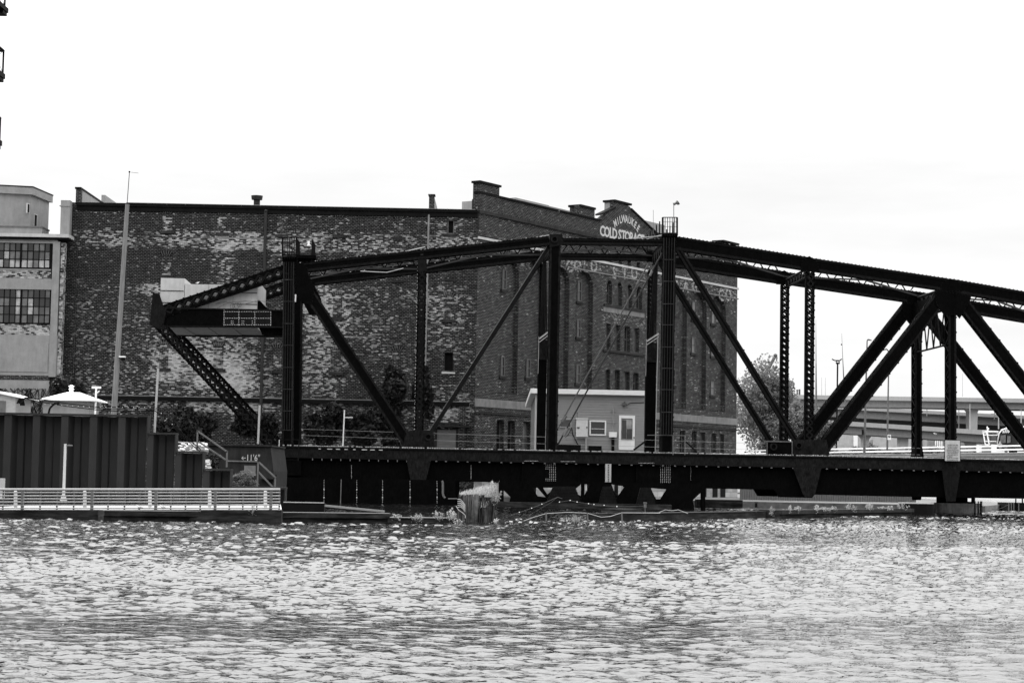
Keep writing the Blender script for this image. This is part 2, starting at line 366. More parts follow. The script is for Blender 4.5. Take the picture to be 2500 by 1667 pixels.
# ------------------------------------------------------------------ brick warehouse
WL = YP(138.0)
cpt = WL.P(1163, 800); Dd = V((.667, 1, 0)).normalized(); nR = V((-Dd.y, Dd.x, 0))
RW = Pl(nR, cpt.dot(nR)); uC = cpt.dot(RW.u)
def zl(y, x=600): return WL.P(x, y).z
def xl(x, y=800): return WL.P(x, y).x
def ru(x, y=800): return RW.uz(x, y)[0]
def rz(x, y): return RW.uz(x, y)[1]
bandsL = [(zl(565), zl(505), -.16), (zl(613), zl(566), .24), (zl(694), zl(613), -.24), (zl(935), zl(695), .06), (zl(1010), zl(968), .25)]
pt = lambda x0, x1, y0, y1, v, s=.35: (xl(x0), xl(x1), zl(y1, 600), zl(y0, 600), v*1.35+.03, s)
patL = [pt(1055, 1140, 985, 1035, .4), pt(190, 330, 570, 608, .12), pt(500, 640, 930, 962, .25), pt(735, 800, 640, 700, .2), pt(1050, 1150, 930, 970, .2), pt(508, 566, 600, 705, .42), pt(380, 500, 565, 600, .2), pt(515, 640, 565, 606, .3), pt(370, 650, 800, 960, .22, .8), pt(738, 840, 695, 960, .36, .7),
        pt(345, 395, 690, 730, .35), pt(655, 700, 600, 720, .2), pt(1040, 1130, 520, 860, .22, .8), pt(390, 440, 860, 935, .28, .6), pt(150, 186, 560, 1000, -.1, .2), pt(860, 1020, 700, 850, -.04, .8), pt(180, 330, 700, 900, .0, 1), pt(480, 600, 860, 940, .2, .6), pt(470, 660, 975, 1010, .35, .4), pt(850, 1000, 575, 640, .15, .6)]
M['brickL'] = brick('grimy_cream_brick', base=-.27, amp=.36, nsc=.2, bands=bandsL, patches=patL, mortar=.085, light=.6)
zband0, zband1 = rz(1560, 690), rz(1560, 655)
ru_ = lambda x0, x1: (ru(x0), ru(x1))
patR = [(ru(1163)-1, ru(1810), rz(1166, 514), rz(1166, 514)+9, -.22, .1), (ru(1180), ru(1400), rz(1166, 640), rz(1166, 600), .18, .5), (ru(1350), ru(1800), zband0, zband1, .32, .15),
        (ru(1470), ru(1575), rz(1500, 800), rz(1500, 760), .2, .2), (ru(1163), ru(1810), 0, rz(1163, 1010), .1, .2), (ru(1690), ru(1725), rz(1705, 960), rz(1705, 920), .25, .3)]
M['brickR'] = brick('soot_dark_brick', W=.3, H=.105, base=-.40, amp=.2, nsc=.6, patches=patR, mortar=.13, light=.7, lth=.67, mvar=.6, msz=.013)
ztL = zl(503, 650); ztR = rz(1222, 483)
wh = thing('brick_warehouse', 'huge grimy brick cold storage warehouse with lettered gable, behind the bridge', 'warehouse', (xl(600), 138, 0))
m = MB(); hol = []
for x0, y0, x1, y1 in ((1092, 537, 1109, 571), (1085, 861, 1106, 905)):
    hol.append([WL.P(x0, y1), WL.P(x1, y1), WL.P(x1, y0), WL.P(x0, y0)])
m.prism([V((xl(166), 138, 0)), V((cpt.x, 138, 0)), V((cpt.x, 138, ztL)), V((xl(166), 138, ztL))], V((0, .5, 0)), hol)
m.obj('river_wall', M['brickL'], wh)
m = MB(); m.box(xl(139), xl(184), 137.85, 137.99, 0, zl(575, 160)); m.obj('wall_pilaster', M['brickL'], wh)
for (x0, y0, x1, y1) in ((1092, 537, 1109, 571), (1085, 861, 1106, 905)):
    f = MB(); P = [WL.uz(x0, y1), WL.uz(x1, y0)]
    for a, b, c, d in ((P[0][0], P[0][0]+.07, P[0][1], P[1][1]), (P[1][0]-.07, P[1][0], P[0][1], P[1][1]), (P[0][0]+.07, P[1][0]-.07, P[1][1]-.07, P[1][1]), (P[0][0]+.07, P[1][0]-.07, P[0][1], P[0][1]+.07)):
        f.pbox(WL, a, b, c, d, .12, .2)
    fo = f.obj('window', M['galvd'] if y0 < 600 else M['dark'], wh)
    MB().pbox(WL, P[0][0], P[1][0], P[0][1], P[1][1], .3, .34).obj('pane', M['dark'], fo)
m = MB(); m.fbox(WL, 1078, 908, 1111, 912, .3, -.12); m.obj('window_sill', M['offwhite'], wh)
m = MB(); m.fbox(WL, 1085, 571, 1113, 577, .3, -.1); m.obj('window_sill', M['concd'], wh)
M['brickP'] = brick('pale_infill_brick', base=.12, amp=.4, nsc=1.6, mortar=.12)
M['brickQ'] = brick('patchy_infill_brick', base=-.1, amp=.5, nsc=2.2, mortar=.1)
rr = random.Random(4); archm = plain('arch_brick', .07, .3)
for k, (x0, x1, y0, y1) in enumerate([(397, 420, 528, 563), (531, 553, 530, 568), (677, 698, 532, 572), (817, 839, 536, 573), (963, 985, 540, 578), (394, 417, 630, 672), (812, 835, 728, 774), (1085, 1107, 731, 780),
                       (388, 411, 848, 898), (521, 545, 852, 900), (668, 687, 856, 904), (957, 982, 862, 912), (807, 832, 862, 908)]):
    m = MB(); m.fbox(WL, x0, y0, x1, y1, .1, -.012); bo = m.obj('bricked_window', M['brickP'] if k in (0, 1, 8, 9, 10) else M['brickQ'], wh)
    a = MB(); a.mi = 0
    uc = (WL.uz(x0, y0)[0]+WL.uz(x1, y0)[0])/2; z0 = WL.uz(x0, y0)[1]
    for j in range(-5, 6):
        an = j*.09; c = WL.W(uc+sin(an)*(.62), z0-.4+.62*cos(an)+.0, -.03); e = WL.W(uc+sin(an)*1.05*1.0, z0-.42+cos(an)*.95, -.03)
        a.mi = (j+5) % 2; a.bar(c, e, .04, .03, WL.n)
    a.obj('brick_arch', [M['black'], archm], bo)
    s = MB(); s.fbox(WL, x0-5, y1, x1+5, y1+7, .2, -.12); s.obj('sill', M['concd'], bo)
for y in (687, 687):
    pass
for x0, y0, x1, y1 in ((958, 684, 985, 690), (1085, 680, 1113, 686)): m = MB(); m.fbox(WL, x0, y0, x1, y1, .2, -.1); m.obj('window_sill', M['concd'], wh)
# coping and gutter of the river wall, ledge, downpipes
m = MB(); m.pbox(WL, xl(178), xl(1160), ztL-.22, ztL, -.16, .6); m.pbox(WL, xl(178), xl(1160), ztL-.55, ztL-.22, -.06, .5); m.obj('coping', M['black'], wh)
m = MB(); m.mi = 0
for i in range(46): x = xl(330)+i*.66; m.riv(V((x, 137.82, ztL-.02+.0)), .05, (0, -1, 0)) if i % 2 else None
m.tube(V((xl(300), 137.8, ztL+.02)), V((xl(1155), 137.8, ztL-.02)), .025); m.obj('gutter_edge', M['galvd'], wh)
zg = zl(972, 600)
m = MB(); m.pbox(WL, xl(140), xl(1150), zg-.28, zg, -.14, .3); m.mi = 1; m.pbox(WL, xl(140), xl(1150), zg, zg+.05, -.1, .3); m.obj('wall_ledge', [M['black'], M['stoneband']], wh)
m = MB(); m.pbox(WL, xl(1125), xl(1141), 1, zg-.3, -.2, .0)
m.obj('corner_quoin', M['brickR'], wh)
m = MB(); m.tube(WL.P(649, 513, -.15), WL.P(636, 1030, -.15), .11, 8); m.riv(WL.P(649, 515, -.25), .12, (0, -1, 0)); m.obj('downpipe', plain('grey_iron_pipe', .02, .2), wh)
m = MB(); m.mi = 0; m.tube(WL.P(1047, 524, -.06), WL.P(1038, 900, -.06), .07, 6); m.obj('downpipe', plain('pale_lead_pipe', .17, .4, 3, sc=(1, .5, 1)), wh)
# roof
e1 = RW.W(ru(1801), 0); zr = ztL-.15
m = MB(); plan(m, [(xl(166), 138.5), (cpt.x, 138.5), (e1.x-.6, e1.y), (e1.x-22, e1.y+10), (xl(166), e1.y+10)], zr-.3, zr); m.obj('roof', M['concg'], wh)
m = MB(); m.box(xl(166)-.3, xl(166), 138, 175, 0, zr); m.box(xl(166), e1.x-20, 175, 175.4, 0, zr); m.obj('rear_wall', M['brickR'], wh)
m = MB(); zt = WL.P(176, 458).z
m.box(xl(174), xl(186), 138.0, 138.5, zr, zt-.1); m.mi = 1; m.box(xl(175), xl(185.5), 138.5, 156, zr, zt-.1); m.mi = 2; m.box(xl(172), xl(187), 137.9, 156, zt-.1, zt+.03)
m.mi = 1; m.box(xl(237)*152/138, xl(246)*152/138, 152, 162, zr, V(YP(152).P(240, 476)).z); m.obj('party_wall', [M['brickR'], M['concg'], M['black']], wh)
m = MB(); zt = WL.P(1045, 475).z; m.box(xl(1040), xl(1053), 138.4, 139, zr, zt); m.mi = 1; m.box(xl(1041), xl(1053), 139, 147, zr, zt-.1); m.mi = 0; m.box(xl(1038), xl(1055), 138.3, 139.2, zt, zt+.08); m.obj('party_wall', [M['brickR'], M['concg']], wh)
m = MB(); c = WL.P(620, 503); c.y = 139.5; zt = WL.P(620, 471).z; m.tube(c-V((0, 0, .5)), V((c.x, c.y, zt-.2)), .23, 14); m.tube(V((c.x, c.y, zt-.28)), V((c.x, c.y, zt)), .38, 16, .42); m.obj('roof_vent', M['concd'], wh)
# street wall (receding face)
RD = .42
pitch_pts = [(1414, None), (1414, 501), (1452, 511), (1452, None), (1466, 522), (1500, 506), (1500, 486), (1538, 504), (1542, 513), (1590, 557), (1602, 569)]
def rtop(px): return RW.W(ru(px, 520), ztR)
top = [RW.W(uC, ztR), rtop(1414), RW.P(1414, 501), RW.P(1452, 511), rtop(1452), rtop(1462), RW.P(1500, 506), RW.P(1500, 487), RW.P(1538, 505), RW.P(1543, 514), RW.P(1590, 557)]
u2 = ru(1604, 570); top += [RW.W(u2, ztR), RW.W(ru(1768, 600), ztR), RW.P(1768, 594), RW.P(1801, 604)]
uE = ru(1801, 800); outer = [RW.W(uC, 0)] + top + [RW.W(uE, 0)]
jam = [(1217, 1265, 961), (1281, 1326, 966), (1344, 1389, 972), (1403, 1447, 976), (1636, 1677, 995), (1685, 1725, 1000), (1733, 1772, 1004)]
zcr = rz(1425, 661); holes = []
zbase = rz(1241, 961)
for a, b, yb in jam:
    ua, ub = ru(a), ru(b); r = (ub-ua)/2; h = [RW.W(ua, zbase), RW.W(ub, zbase)]
    for i in range(0, 13):
        t = pi*i/12; h.append(RW.W((ua+ub)/2+r*cos(t), zcr-r+r*sin(t)))
    holes.append(h)
cw = []
def rec(x0, x1, y0, y1, arch=False):   # central windows: centre x, tops at own px
    ua, ub = ru(x0), ru(x1); xm = (x0+x1)/2; za, zb = rz(xm, y1), rz(xm, y0)
    h = [RW.W(ua, za), RW.W(ub, za)]
    if arch:
        r = (ub-ua)/2
        for i in range(9): t = pi*i/8; h.append(RW.W((ua+ub)/2+r*cos(t), zb-r*1.3+r*1.3*sin(t)))
    else: h += [RW.W(ub, zb), RW.W(ua, zb)]
    holes.append(h); cw.append((ua, ub, za, zb, arch))
for (x0, x1), ys in zip([(1480, 1493), (1505, 1518), (1529, 1543), (1553, 1567)], [(684, 742), (689, 746), (694, 750), (699, 754)]): rec(x0, x1, ys[0], ys[1], True)
for (x0, x1), ys in zip([(1480, 1491), (1503, 1515), (1525, 1539), (1548, 1561)], [(790, 853), (794, 856), (797, 859), (801, 861)]): rec(x0, x1, *ys)
for (x0, x1), ys in zip([(1480, 1491), (1503, 1515), (1525, 1539), (1548, 1561)], [(902, 955), (904, 957), (907, 959), (910, 960)]): rec(x0, x1, *ys)
for x0, x1, y0 in ((1217, 1235, 1025), (1244, 1262, 1027), (1281, 1300, 1029), (1663, 1676, 1051), (1692, 1704, 1053), (1711, 1725, 1055), (1740, 1752, 1057), (1759, 1771, 1059)): rec(x0, x1, y0, 1112)
for x0, x1 in ((1485, 1492), (1508, 1516), (1530, 1538), (1552, 1561)): rec(x0, x1, 628+(x0-1485)*.18, 648+(x0-1485)*.18)
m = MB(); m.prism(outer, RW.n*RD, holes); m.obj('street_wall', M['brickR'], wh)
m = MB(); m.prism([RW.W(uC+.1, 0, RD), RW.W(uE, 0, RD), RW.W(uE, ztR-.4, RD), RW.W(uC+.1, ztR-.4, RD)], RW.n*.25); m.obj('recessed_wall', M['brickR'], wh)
def win(pl, ua, ub, za, zb, off, par, fm, pm, mull=1, fr=.07):
    f = MB(); f.pbox(pl, ua, ua+fr, za, zb, off-.05, off); f.pbox(pl, ub-fr, ub, za, zb, off-.05, off); f.pbox(pl, ua+fr, ub-fr, zb-fr, zb, off-.05, off); f.pbox(pl, ua+fr, ub-fr, za, za+fr, off-.05, off)
    zm = (za+zb)/2; f.pbox(pl, ua+fr, ub-fr, zm-fr/2, zm+fr/2, off-.05, off)
    if mull: f.pbox(pl, (ua+ub)/2-.02, (ua+ub)/2+.02, za+fr, zm-fr/2, off-.03, off)
    fo = f.obj('window', fm, par); MB().pbox(pl, ua+.02, ub-.02, za+.02, zb-.02, off+.005, off+.03).obj('pane', pm, fo)
    return fo
rr = random.Random(3); wfr = plain('old_window_frame', .07, .3)
for ua, ub, za, zb, arch in cw: win(RW, ua, ub, za, zb-(0.12 if arch else 0), RD-.06, wh, wfr, rr.choice([M['glass'], M['glass'], M['glass2']]), 1, .08)
for (a, b, yb), lst in zip(jam, [[(657, 706), (870, 918)], [(876, 922)], [(885, 930)], [(685, 735), (779, 823), (890, 935)], [(705, 770), (800, 860), (900, 940)], [(735, 780), (823, 862)], [(740, 790), (830, 870), (930, 965)]]):
    xm = (a+b)/2-2
    for y0, y1 in lst:
        ua, ub = ru(xm-4.5), ru(xm+5); za, zb = rz(xm, y1), rz(xm, y0)
        win(RW, ua, ub, za, zb, RD-.02, wh, wfr, rr.choice([M['glass'], M['glass2']]), 0)
        SL = MB(); SL.pbox(RW, ua-.15, ub+.15, za-.2, za, RD-.12, RD); SL.obj('window_sill', M['concd'], wh)
# ledges and stone bands of the street wall
def hb(name, x, y0, y1, proud, mt, ua=None, ub=None):
    z1, z0 = rz(x, y0), rz(x, y1); mm = MB(); mm.pbox(RW, ua if ua is not None else uC-.05, ub if ub is not None else uE, z0, z1, -proud, -.003); return mm.obj(name, mt, wh)
hb('stone_band', 1163, 972, 992, .06, M['stoneband']); hb('wall_ledge', 1163, 1004, 1009, .1, M['concd'])
hb('wall_ledge', 1166, 512, 520, .16, M['concd']); hb('wall_ledge', 1650, 673, 678, .09, M['conc'], ub=uE); hb('wall_ledge', 1163, 592, 597, .05, M['stoneband'], ub=ru(1300))
hb('wall_ledge', 1650, 700, 703, .07, M['stoneband'], ua=ru(1390)); hb('stone_band', 1520, 755, 768, .05, M['stoneband'], ru(1472), ru(1572)); hb('wall_ledge', 1520, 750, 755, .14, M['concd'], ru(1472), ru(1572))
hb('wall_ledge', 1520, 858, 864, .14, M['concd'], ru(1472), ru(1572))
for ua_, ub_ in ((uC-.06, ru(1466, 540)), (ru(1600, 570), uE)): m = MB(); m.pbox(RW, ua_, ub_, ztR-.02, ztR+.1, -.12, .45); m.obj('coping', M['black'], wh)
m = MB()
for q0, q1 in (((1464, 524), (1501, 507)), ((1540, 510), (1603, 570))): m.bar(RW.P(*q0)-RW.n*.1, RW.P(*q1)-RW.n*.1, .12, .5, RW.n)
m.obj('gable_coping', M['black'], wh)
# brick hoods over the arches
m = MB()
for a, b, yb in jam:
    ua, ub = ru(a), ru(b); r = (ub-ua)/2
    for i in range(17):
        t = pi*i/16; m.mi = i % 2
        p = RW.W((ua+ub)/2+(r+.08)*cos(t), zcr-r+(r+.08)*sin(t), -.03); q = RW.W((ua+ub)/2+(r+.42)*cos(t), zcr-r+(r+.42)*sin(t), -.03); m.bar(p, q, .16, .04, RW.n)
m.obj('brick_arch', [M['brickR'], M['concd']], wh)
# corner pier, parapet piers, roof sheds
m = MB(); zt = RW.P(1190, 446).z; ub = ru(1217, 500); m.pbox(RW, uC, ub, ztR-3, zt-.15, -.06, .52); m.mi = 1; m.pbox(RW, uC-.12, ub+.12, zt-.15, zt, -.16, .6); m.obj('corner_pier', [M['brickR'], M['black']], wh)
for x0, x1, y in ((1416, 1450, 505), (1500, 1538, 494), (1766, 1802, 592)):
    m = MB(); zt = RW.P((x0+x1)/2, y).z; ua, ub = ru(x0, 560), ru(x1, 560); m.pbox(RW, ua, ub, ztR-.5 if y != 494 else zt-1.0, zt-.1, .28, .95); m.mi = 1; m.pbox(RW, ua-.1, ub+.1, zt-.1, zt+.06, -.1, 1.05); m.obj('parapet_pier', [M['brickR'] if y != 494 else M['concg'], M['black']], wh)
for q in ((1258, 492, 1340, 540, 5, 4), (1340, 512, 1418, 545, 5, 4), (1575, 544, 1622, 600, 4, 3)): m = MB(); m.fbox(RW, *q); m.obj('roof_shed', M['concg'], wh)
# lettering
zc = rz(1469, 564); lt = MB()
for ch, x in zip('COLDSTORAGE', (1469, 1480.5, 1490.5, 1499.5, 1512, 1521, 1530.5, 1540.5, 1550, 1559.5, 1568)): text_mb(lt, ch, RW, ru(x, 575), zc-.38, .78, -.05, .95, bold=.03, t=0)
for ch, x, y, an in zip('MILWAUKEE', (1501, 1507.5, 1513.5, 1521, 1528.5, 1536, 1543, 1549.5, 1556.5), (546, 540, 537, 535, 536, 538.5, 543, 549.5, 558), (.5, .38, .26, .12, -.02, -.16, -.32, -.5, -.68)):
    u, z = RW.uz(x, y); text_mb(lt, ch, RW, u+.25*sin(an), z-.26*cos(an), .56, -.05, .78, rot=an, bold=.03)
po = MB().pbox(RW, ru(1462, 570), ru(1575, 580), zc-.5, zc+.5, -.03, -.004).obj('name_panel', plain('grey_name_panel', .035, .3), wh)
lt.obj('painted_lettering', M['offwhite'], wh)
FL = []
for s_, xs, y in (('COLD', (1390, 1410, 1430, 1450), 650), ('STO', (1500, 1525, 1548), 668), ('RAGE', (1652, 1674, 1696, 1714), 700), ('CO.', (1761, 1778, 1789), 722)):
    fl = MB()
    for ch, x in zip(s_, xs): text_mb(fl, ch, RW, ru(x, y), rz(x, y)-.42, .92 if s_ != 'CO.' else 1.0, -.012, 1.05, bold=.03)
    FL.append(fl)
g = G('faded_white_paint'); q = g.noise(4, (1, 2, 1), 4, .7); M['faded'] = g.done(g.rng(q, .40, .58, .04, .36), .9, .1)
for fl in FL: fl.obj('faded_lettering', M['faded'], wh)
# stone basement
m = MB(); m.pbox(RW, ru(1640), uE+.05, 0, rz(1640, 1118), -.12, -.003); m.obj('stone_basement', M['stone'], wh)
m = MB(); m.pbox(RW, uC+.05, ru(1640), 0, rz(1640, 1118), -.1, -.003); m.obj('stone_basement', M['stone'], wh)
for x0, x1, y1 in ((1712, 1725, 1213), (1741, 1752, 1214), (1760, 1771, 1215)):
    m = MB(); m.pbox(RW, ru(x0), ru(x1), rz(x0, y1), rz(x0, 1150), -.18, -.121); m.obj('basement_window', M['dark'], wh)
# ------------------------------------------------------------------ concrete loft building at the left
LB = YP(136.5)
lb = thing('concrete_loft_building', 'pale concrete frame loft building with grid windows at the left edge', 'building', (LB.P(60, 1100).x, 136.5, 0))
m = MB(); m.fbox(LB, -160, 592, 140, 1180, 6, .3)
m.obj('wall', plain('dark_wall_core', .03), lb)
m = MB()
for y0, y1, x1 in ((576, 592, 141), (679, 705, 140), (816, 915, 139)): m.fbox(LB, -160, y0, x1, y1, .32, 0)
m.fbox(LB, 124, 590, 141, 920, .3, -.04); m.fbox(LB, -160, 655, 124, 658, .2, .05); m.obj('concrete_frame', M['concg'], lb)
m = MB(); m.fbox(LB, -160, 836, 117, 906, .05, -.04); m.obj('wall_panel', M['concg'], lb)
bp2 = brick('pale_band_brick', base=.45, amp=.35, nsc=1.2, mortar=.03)
m = MB(); m.fbox(LB, -160, 658, 124, 679, .3, .08); m.fbox(LB, -160, 790, 122, 816, .3, .08); m.fbox(LB, 141, 592, 150, 1100, .6, .1); m.obj('brick_band', bp2, lb)
m = MB(); m.fbox(LB, -160, 915, 120, 926, .3, .02); m.mi = 1; m.fbox(LB, -160, 926, 116, 1180, .3, .04); m.obj('ground_wall', [M['brickR'], M['concg']], lb)
m = MB(); m.fbox(LB, -160, 569, 168, 577, 8, -.35); m.mi = 1; m.fbox(LB, -160, 577, 168, 583, .7, -.2); m.obj('roof_edge', [M['conc'], M['black']], lb)
rr = random.Random(12)
for y0, y1, nr in ((592, 653, 3), (706, 788, 4)):
    f = MB(); pn = MB(); x = 123; xs = []
    while x > -60: xs.append(x); x -= 14 if len(xs) % 5 else 16
    for i in range(nr+1): y = y0+(y1-y0)*i/nr; f.fbox(LB, -60, y-1, 124, y+1, .06, .12)
    for i, x in enumerate(xs): wv = 1 if i % 5 else 2.4; f.fbox(LB, x-wv, y0, x+wv, y1, .05, .11)
    for i in range(len(xs)-1):
        for j in range(nr):
            ya, yb = y0+(y1-y0)*j/nr, y0+(y1-y0)*(j+1)/nr
            pn.mi = rr.choice([0, 1, 1, 1, 3, 2, 0, 3]) if nr == 4 else rr.choice([1, 3, 1, 0, 2, 3])
            if nr == 3 and j == 2 and rr.random() < .6: pn.mi = 2
            pn.fbox(LB, xs[i+1], ya, xs[i], yb, .02, .16)
    fo = f.obj('window', M['black'], lb); pn.obj('panes', [M['glass'], M['glass2'], M['glass3'], M['glass4']], fo)
# roof house
ph = thing('rooftop_house', 'grey concrete lift house with flat cornice on the loft building roof', 'roof house', (gx(40, 140), 140, LB.P(60, 570).z))
def at(px, y): return V((gx(px, y), y, 0))
def zat(px, py, y): return YP(y).P(px, py).z
A_, B_, C_ = at(-40, 139.3), at(50, 140), at(95.5, 143.6); D_ = A_+C_-B_
z0, z1, z2 = zat(50, 571, 140), zat(50, 476, 140), zat(50, 457, 140)
m = MB(); plan(m, [A_, B_, C_, D_], z0, z1); m.obj('wall', M['concg'], ph)
o_ = lambda p, q: p+(p-(A_+C_)/2).normalized()*q
m = MB(); plan(m, [o_(A_, .3), o_(B_, .35), o_(C_, .35), o_(D_, .3)], z1, z2-.05); m.mi = 1; plan(m, [o_(A_, .32), o_(B_, .4), o_(C_, .4), o_(D_, .3)], z2-.05, z2+.03); m.obj('cornice', [M['concg'], M['black']], ph)
sp = twop(50, 140, 95.5, 143.6)
for x0, y0, x1, y1 in ((67, 497, 73, 521), (84, 523, 91, 556)):
    f = MB(); f.fbox(sp, x0, y0, x1, y1, .1, -.05); fo = f.obj('window', M['conc'], ph); q = MB(); q.fbox(sp, x0+1.2, y0+2, x1-1, y1-2, .02, -.075); q.obj('pane', M['dark'], fo)
m = MB(); m.fbox(YP(138.5), -40, 553, 103, 571, 2, 0); m.mi = 1; m.fbox(YP(138.4), -40, 551, 104, 554, 2.2, 0)
m.obj('base_curb', [M['concg'], M['galvd']], ph)
ch = thing('roof_chimney', 'square pale concrete chimney between the loft building and the warehouse', 'chimney', (gx(158, 138), 138, zat(158, 570, 138)))
pl = YP(137.2); m = MB(); m.fbox(pl, 147.5, 500, 170, 573, .7, 0); m.obj('shaft', M['concg'], ch); m = MB(); m.fbox(pl, 148.5, 489, 171, 501, .7, .02); m.fbox(pl, 145, 501.5, 171, 503.5, .8, -.05); m.obj('cap', M['concg'], ch)
# ------------------------------------------------------------------ steel swing bridge
sb = thing('swing_bridge', 'long black riveted steel truss swing bridge with concrete counterweights across the channel', 'railway bridge', tuple(NT.P(1490, 1100)))
K = D1/F
LW = D2-D1
far_list = []
def edge_rivets(m, a, b, W, n, mi, step=.3, r=.03, both=True):
    e = (b-a); Ln = e.length; e.normalize(); sd = e.cross(n).normalized(); old = m.mi; m.mi = mi
    k = int(Ln/step)
    for i in range(k):
        c = a+e*(i+.5)*Ln/k
        for s_ in (-1, 1): m.riv(c+sd*s_*(W/2-.07), r, -n)
    m.mi = old
def solid(name, p1, p2, w, t=.55, far=True, lace=True, rivmi=0, pl=NT, off=0, mats=None, bumps=True, pitch=.42, flange=.12):
    a = pl.P(*p1, off); b = pl.P(*p2, off); n = pl.n; W = w*K; m = MB(); m.mi = 0
    m.bar(a, b, W, .05, n); m.bar(a+n*(t-.05), b+n*(t-.05), W, .05, n)
    e = (b-a).normalized(); sd = e.cross(n).normalized(); Ln = (b-a).length
    m.mi = 1
    for s_ in (-1, 1):
        o = sd*s_*(W/2-flange/2)
        m.bar(a+o-n*.02, b+o-n*.02, flange, .02, n)
        if lace:
            q = int(Ln/pitch); o2 = sd*s_*(W/2-.02)
            for i in range(q):
                c0 = a+e*(Ln*i/q)+o2; c1 = a+e*(Ln*(i+1)/q)+o2
                f0, f1 = (n*.03, n*(t-.03)) if i % 2 else (n*(t-.03), n*.03)
                m.bar(c0+f0, c1+f1, .07, .02, sd)
        else:
            m.bar(a+sd*s_*(W/2-.03)+n*.05+n*(t-.1)/2-sd*0, b+sd*s_*(W/2-.03)+n*.05+n*(t-.1)/2, t-.1, .02, sd)
        if bumps:
            q = int(Ln/.84)
            for i in range(q): m.obox(a+e*(Ln*(i+.5)/q)+sd*s_*(W/2+.02)+n*.06, e*.05, n*.06, sd*.025)
    edge_rivets(m, a-n*.02, b-n*.02, W, n, 1)
    o = m.obj(name, mats or [M['steel'], M['steel2']], sb)
    if far: far_list.append(o)
    return o
def laced(name, p1, p2, w, t=.5, far=True, pitch=None, fl=.2, pl=NT, mats=None, rivet=False):
    a = pl.P(*p1); b = pl.P(*p2); n = pl.n; W = w*K; m = MB(); e = (b-a).normalized(); sd = e.cross(n).normalized(); Ln = (b-a).length
    fw = W*fl; iw = W-2*fw; q = max(2, int(round(Ln/(pitch or iw*1.25))))
    for s_ in (-1, 1):
        m.mi = 0; m.bar(a+sd*s_*(W/2-.02), b+sd*s_*(W/2-.02), .04, t, n)
        for o in (0, t-.03): m.bar(a+sd*s_*(W/2-fw/2)+n*o, b+sd*s_*(W/2-fw/2)+n*o, fw, .03, n)
        m.mi = 1
        k = int(Ln/.42)
        for i in range(k): m.obox(a+e*(Ln*(i+.5)/k)+sd*s_*(W/2+.015)+n*.05, e*.045, n*.05, sd*.02)
        if rivet and s_ == (1 if rivet > 0 else -1):
            m.mi = 2
            for i in range(k*2): m.riv(a+e*(Ln*(i+.5)/k/2)+sd*s_*(W/2+.03)-n*.01, .02, -n)
    m.mi = 1
    for i in range(q):
        c0, c1 = a+e*(Ln*i/q), a+e*(Ln*(i+1)/q)
        for o, sg in ((-.02, 1), (-.04, -1), (t-.0, 1), (t+.02, -1)):
            m.bar(c0+sd*sg*(W/2-fw*.6)+n*o, c1-sd*sg*(W/2-fw*.6)+n*o, .1, .018, n)
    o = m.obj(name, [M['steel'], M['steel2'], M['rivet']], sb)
    if far: far_list.append(o)
    return o
def chord(p1, p2, w, t=.7, far=True, riv=True):
    a = NT.P(*p1); b = NT.P(*p2); n = NT.n; W = w*K; m = MB(); e = (b-a).normalized(); sd = e.cross(n).normalized(); Ln = (b-a).length
    if sd.z < 0: sd = -sd
    m.bar(a, b, W, .06, n); m.bar(a+n*(t-.06), b+n*(t-.06), W, .06, n)
    m.bar(a+sd*(W/2+.015)-n*.06, b+sd*(W/2+.015)-n*.06, .03, t+.12, n)
    m.mi = 1; m.bar(a-sd*(W/2-.07)-n*.04, b-sd*(W/2-.07)-n*.04, .14, .04, n); m.bar(a+sd*(W/2-.05)-n*.03, b+sd*(W/2-.05)-n*.03, .09, .03, n)
    k = int(Ln/.24)
    for i in range(k):
        c = a+e*(Ln*(i+.5)/k); m.riv(c-sd*(W/2-.04)-n*.04, .028, -n); m.riv(c-sd*(W/2-.15)-n*.04, .028, -n)
        m.obox(c+sd*(W/2+.04)-n*.03, e*.04, n*.04, sd*.02)
        m.obox(c-sd*(W/2+.01)+n*.02, e*.03, n*.03, sd*.015)
    q = int(Ln/.45)
    for i in range(q):
        c0 = a+e*(Ln*i/q)-sd*(W/2-.02); c1 = a+e*(Ln*(i+1)/q)-sd*(W/2-.02); f0, f1 = (n*.05, n*(t-.05)) if i % 2 else (n*(t-.05), n*.05); m.bar(c0+f0, c1+f1, .08, .02, sd)
    if riv:
        m.mi = 2
        k = int(Ln/.9)
        for i in range(k): m.obox(a+e*(Ln*(i+.5)/k)+sd*(W/2+.055)-n*.04, e*.035, n*.03, sd*.014)  # pale specks paint the sunlit top edge of the chord
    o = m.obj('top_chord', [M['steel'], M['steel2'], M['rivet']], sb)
    if far: far_list.append(o)
chord((716, 656), (1341, 588), 21); chord((1370, 590), (1620, 593), 14, .5, riv=False)
chord((1652, 594), (1976, 645), 31); chord((1976, 645), (2322, 697), 29); chord((2322, 697), (2640, 752), 30)
# posts
solid('post', (705, 640), (701, 1100), 27, .7, far=True, lace=False, rivmi=1)
laced('post', (1031, 648), (1023, 1052), 21, .5, rivet=-1, mats=None)
solid('post', (1356, 585), (1347, 1100), 27, .55, far=False, lace=True, mats=[M['steel'], M['steel3']])
solid('post', (1635, 580), (1627, 1106), 31, .55, far=False, lace=True)
laced('post', (1979, 662), (1976, 1078), 21, .5); solid('post', (2325, 720), (2326, 1122), 19, .95, lace=True, bumps=True, pitch=.5)
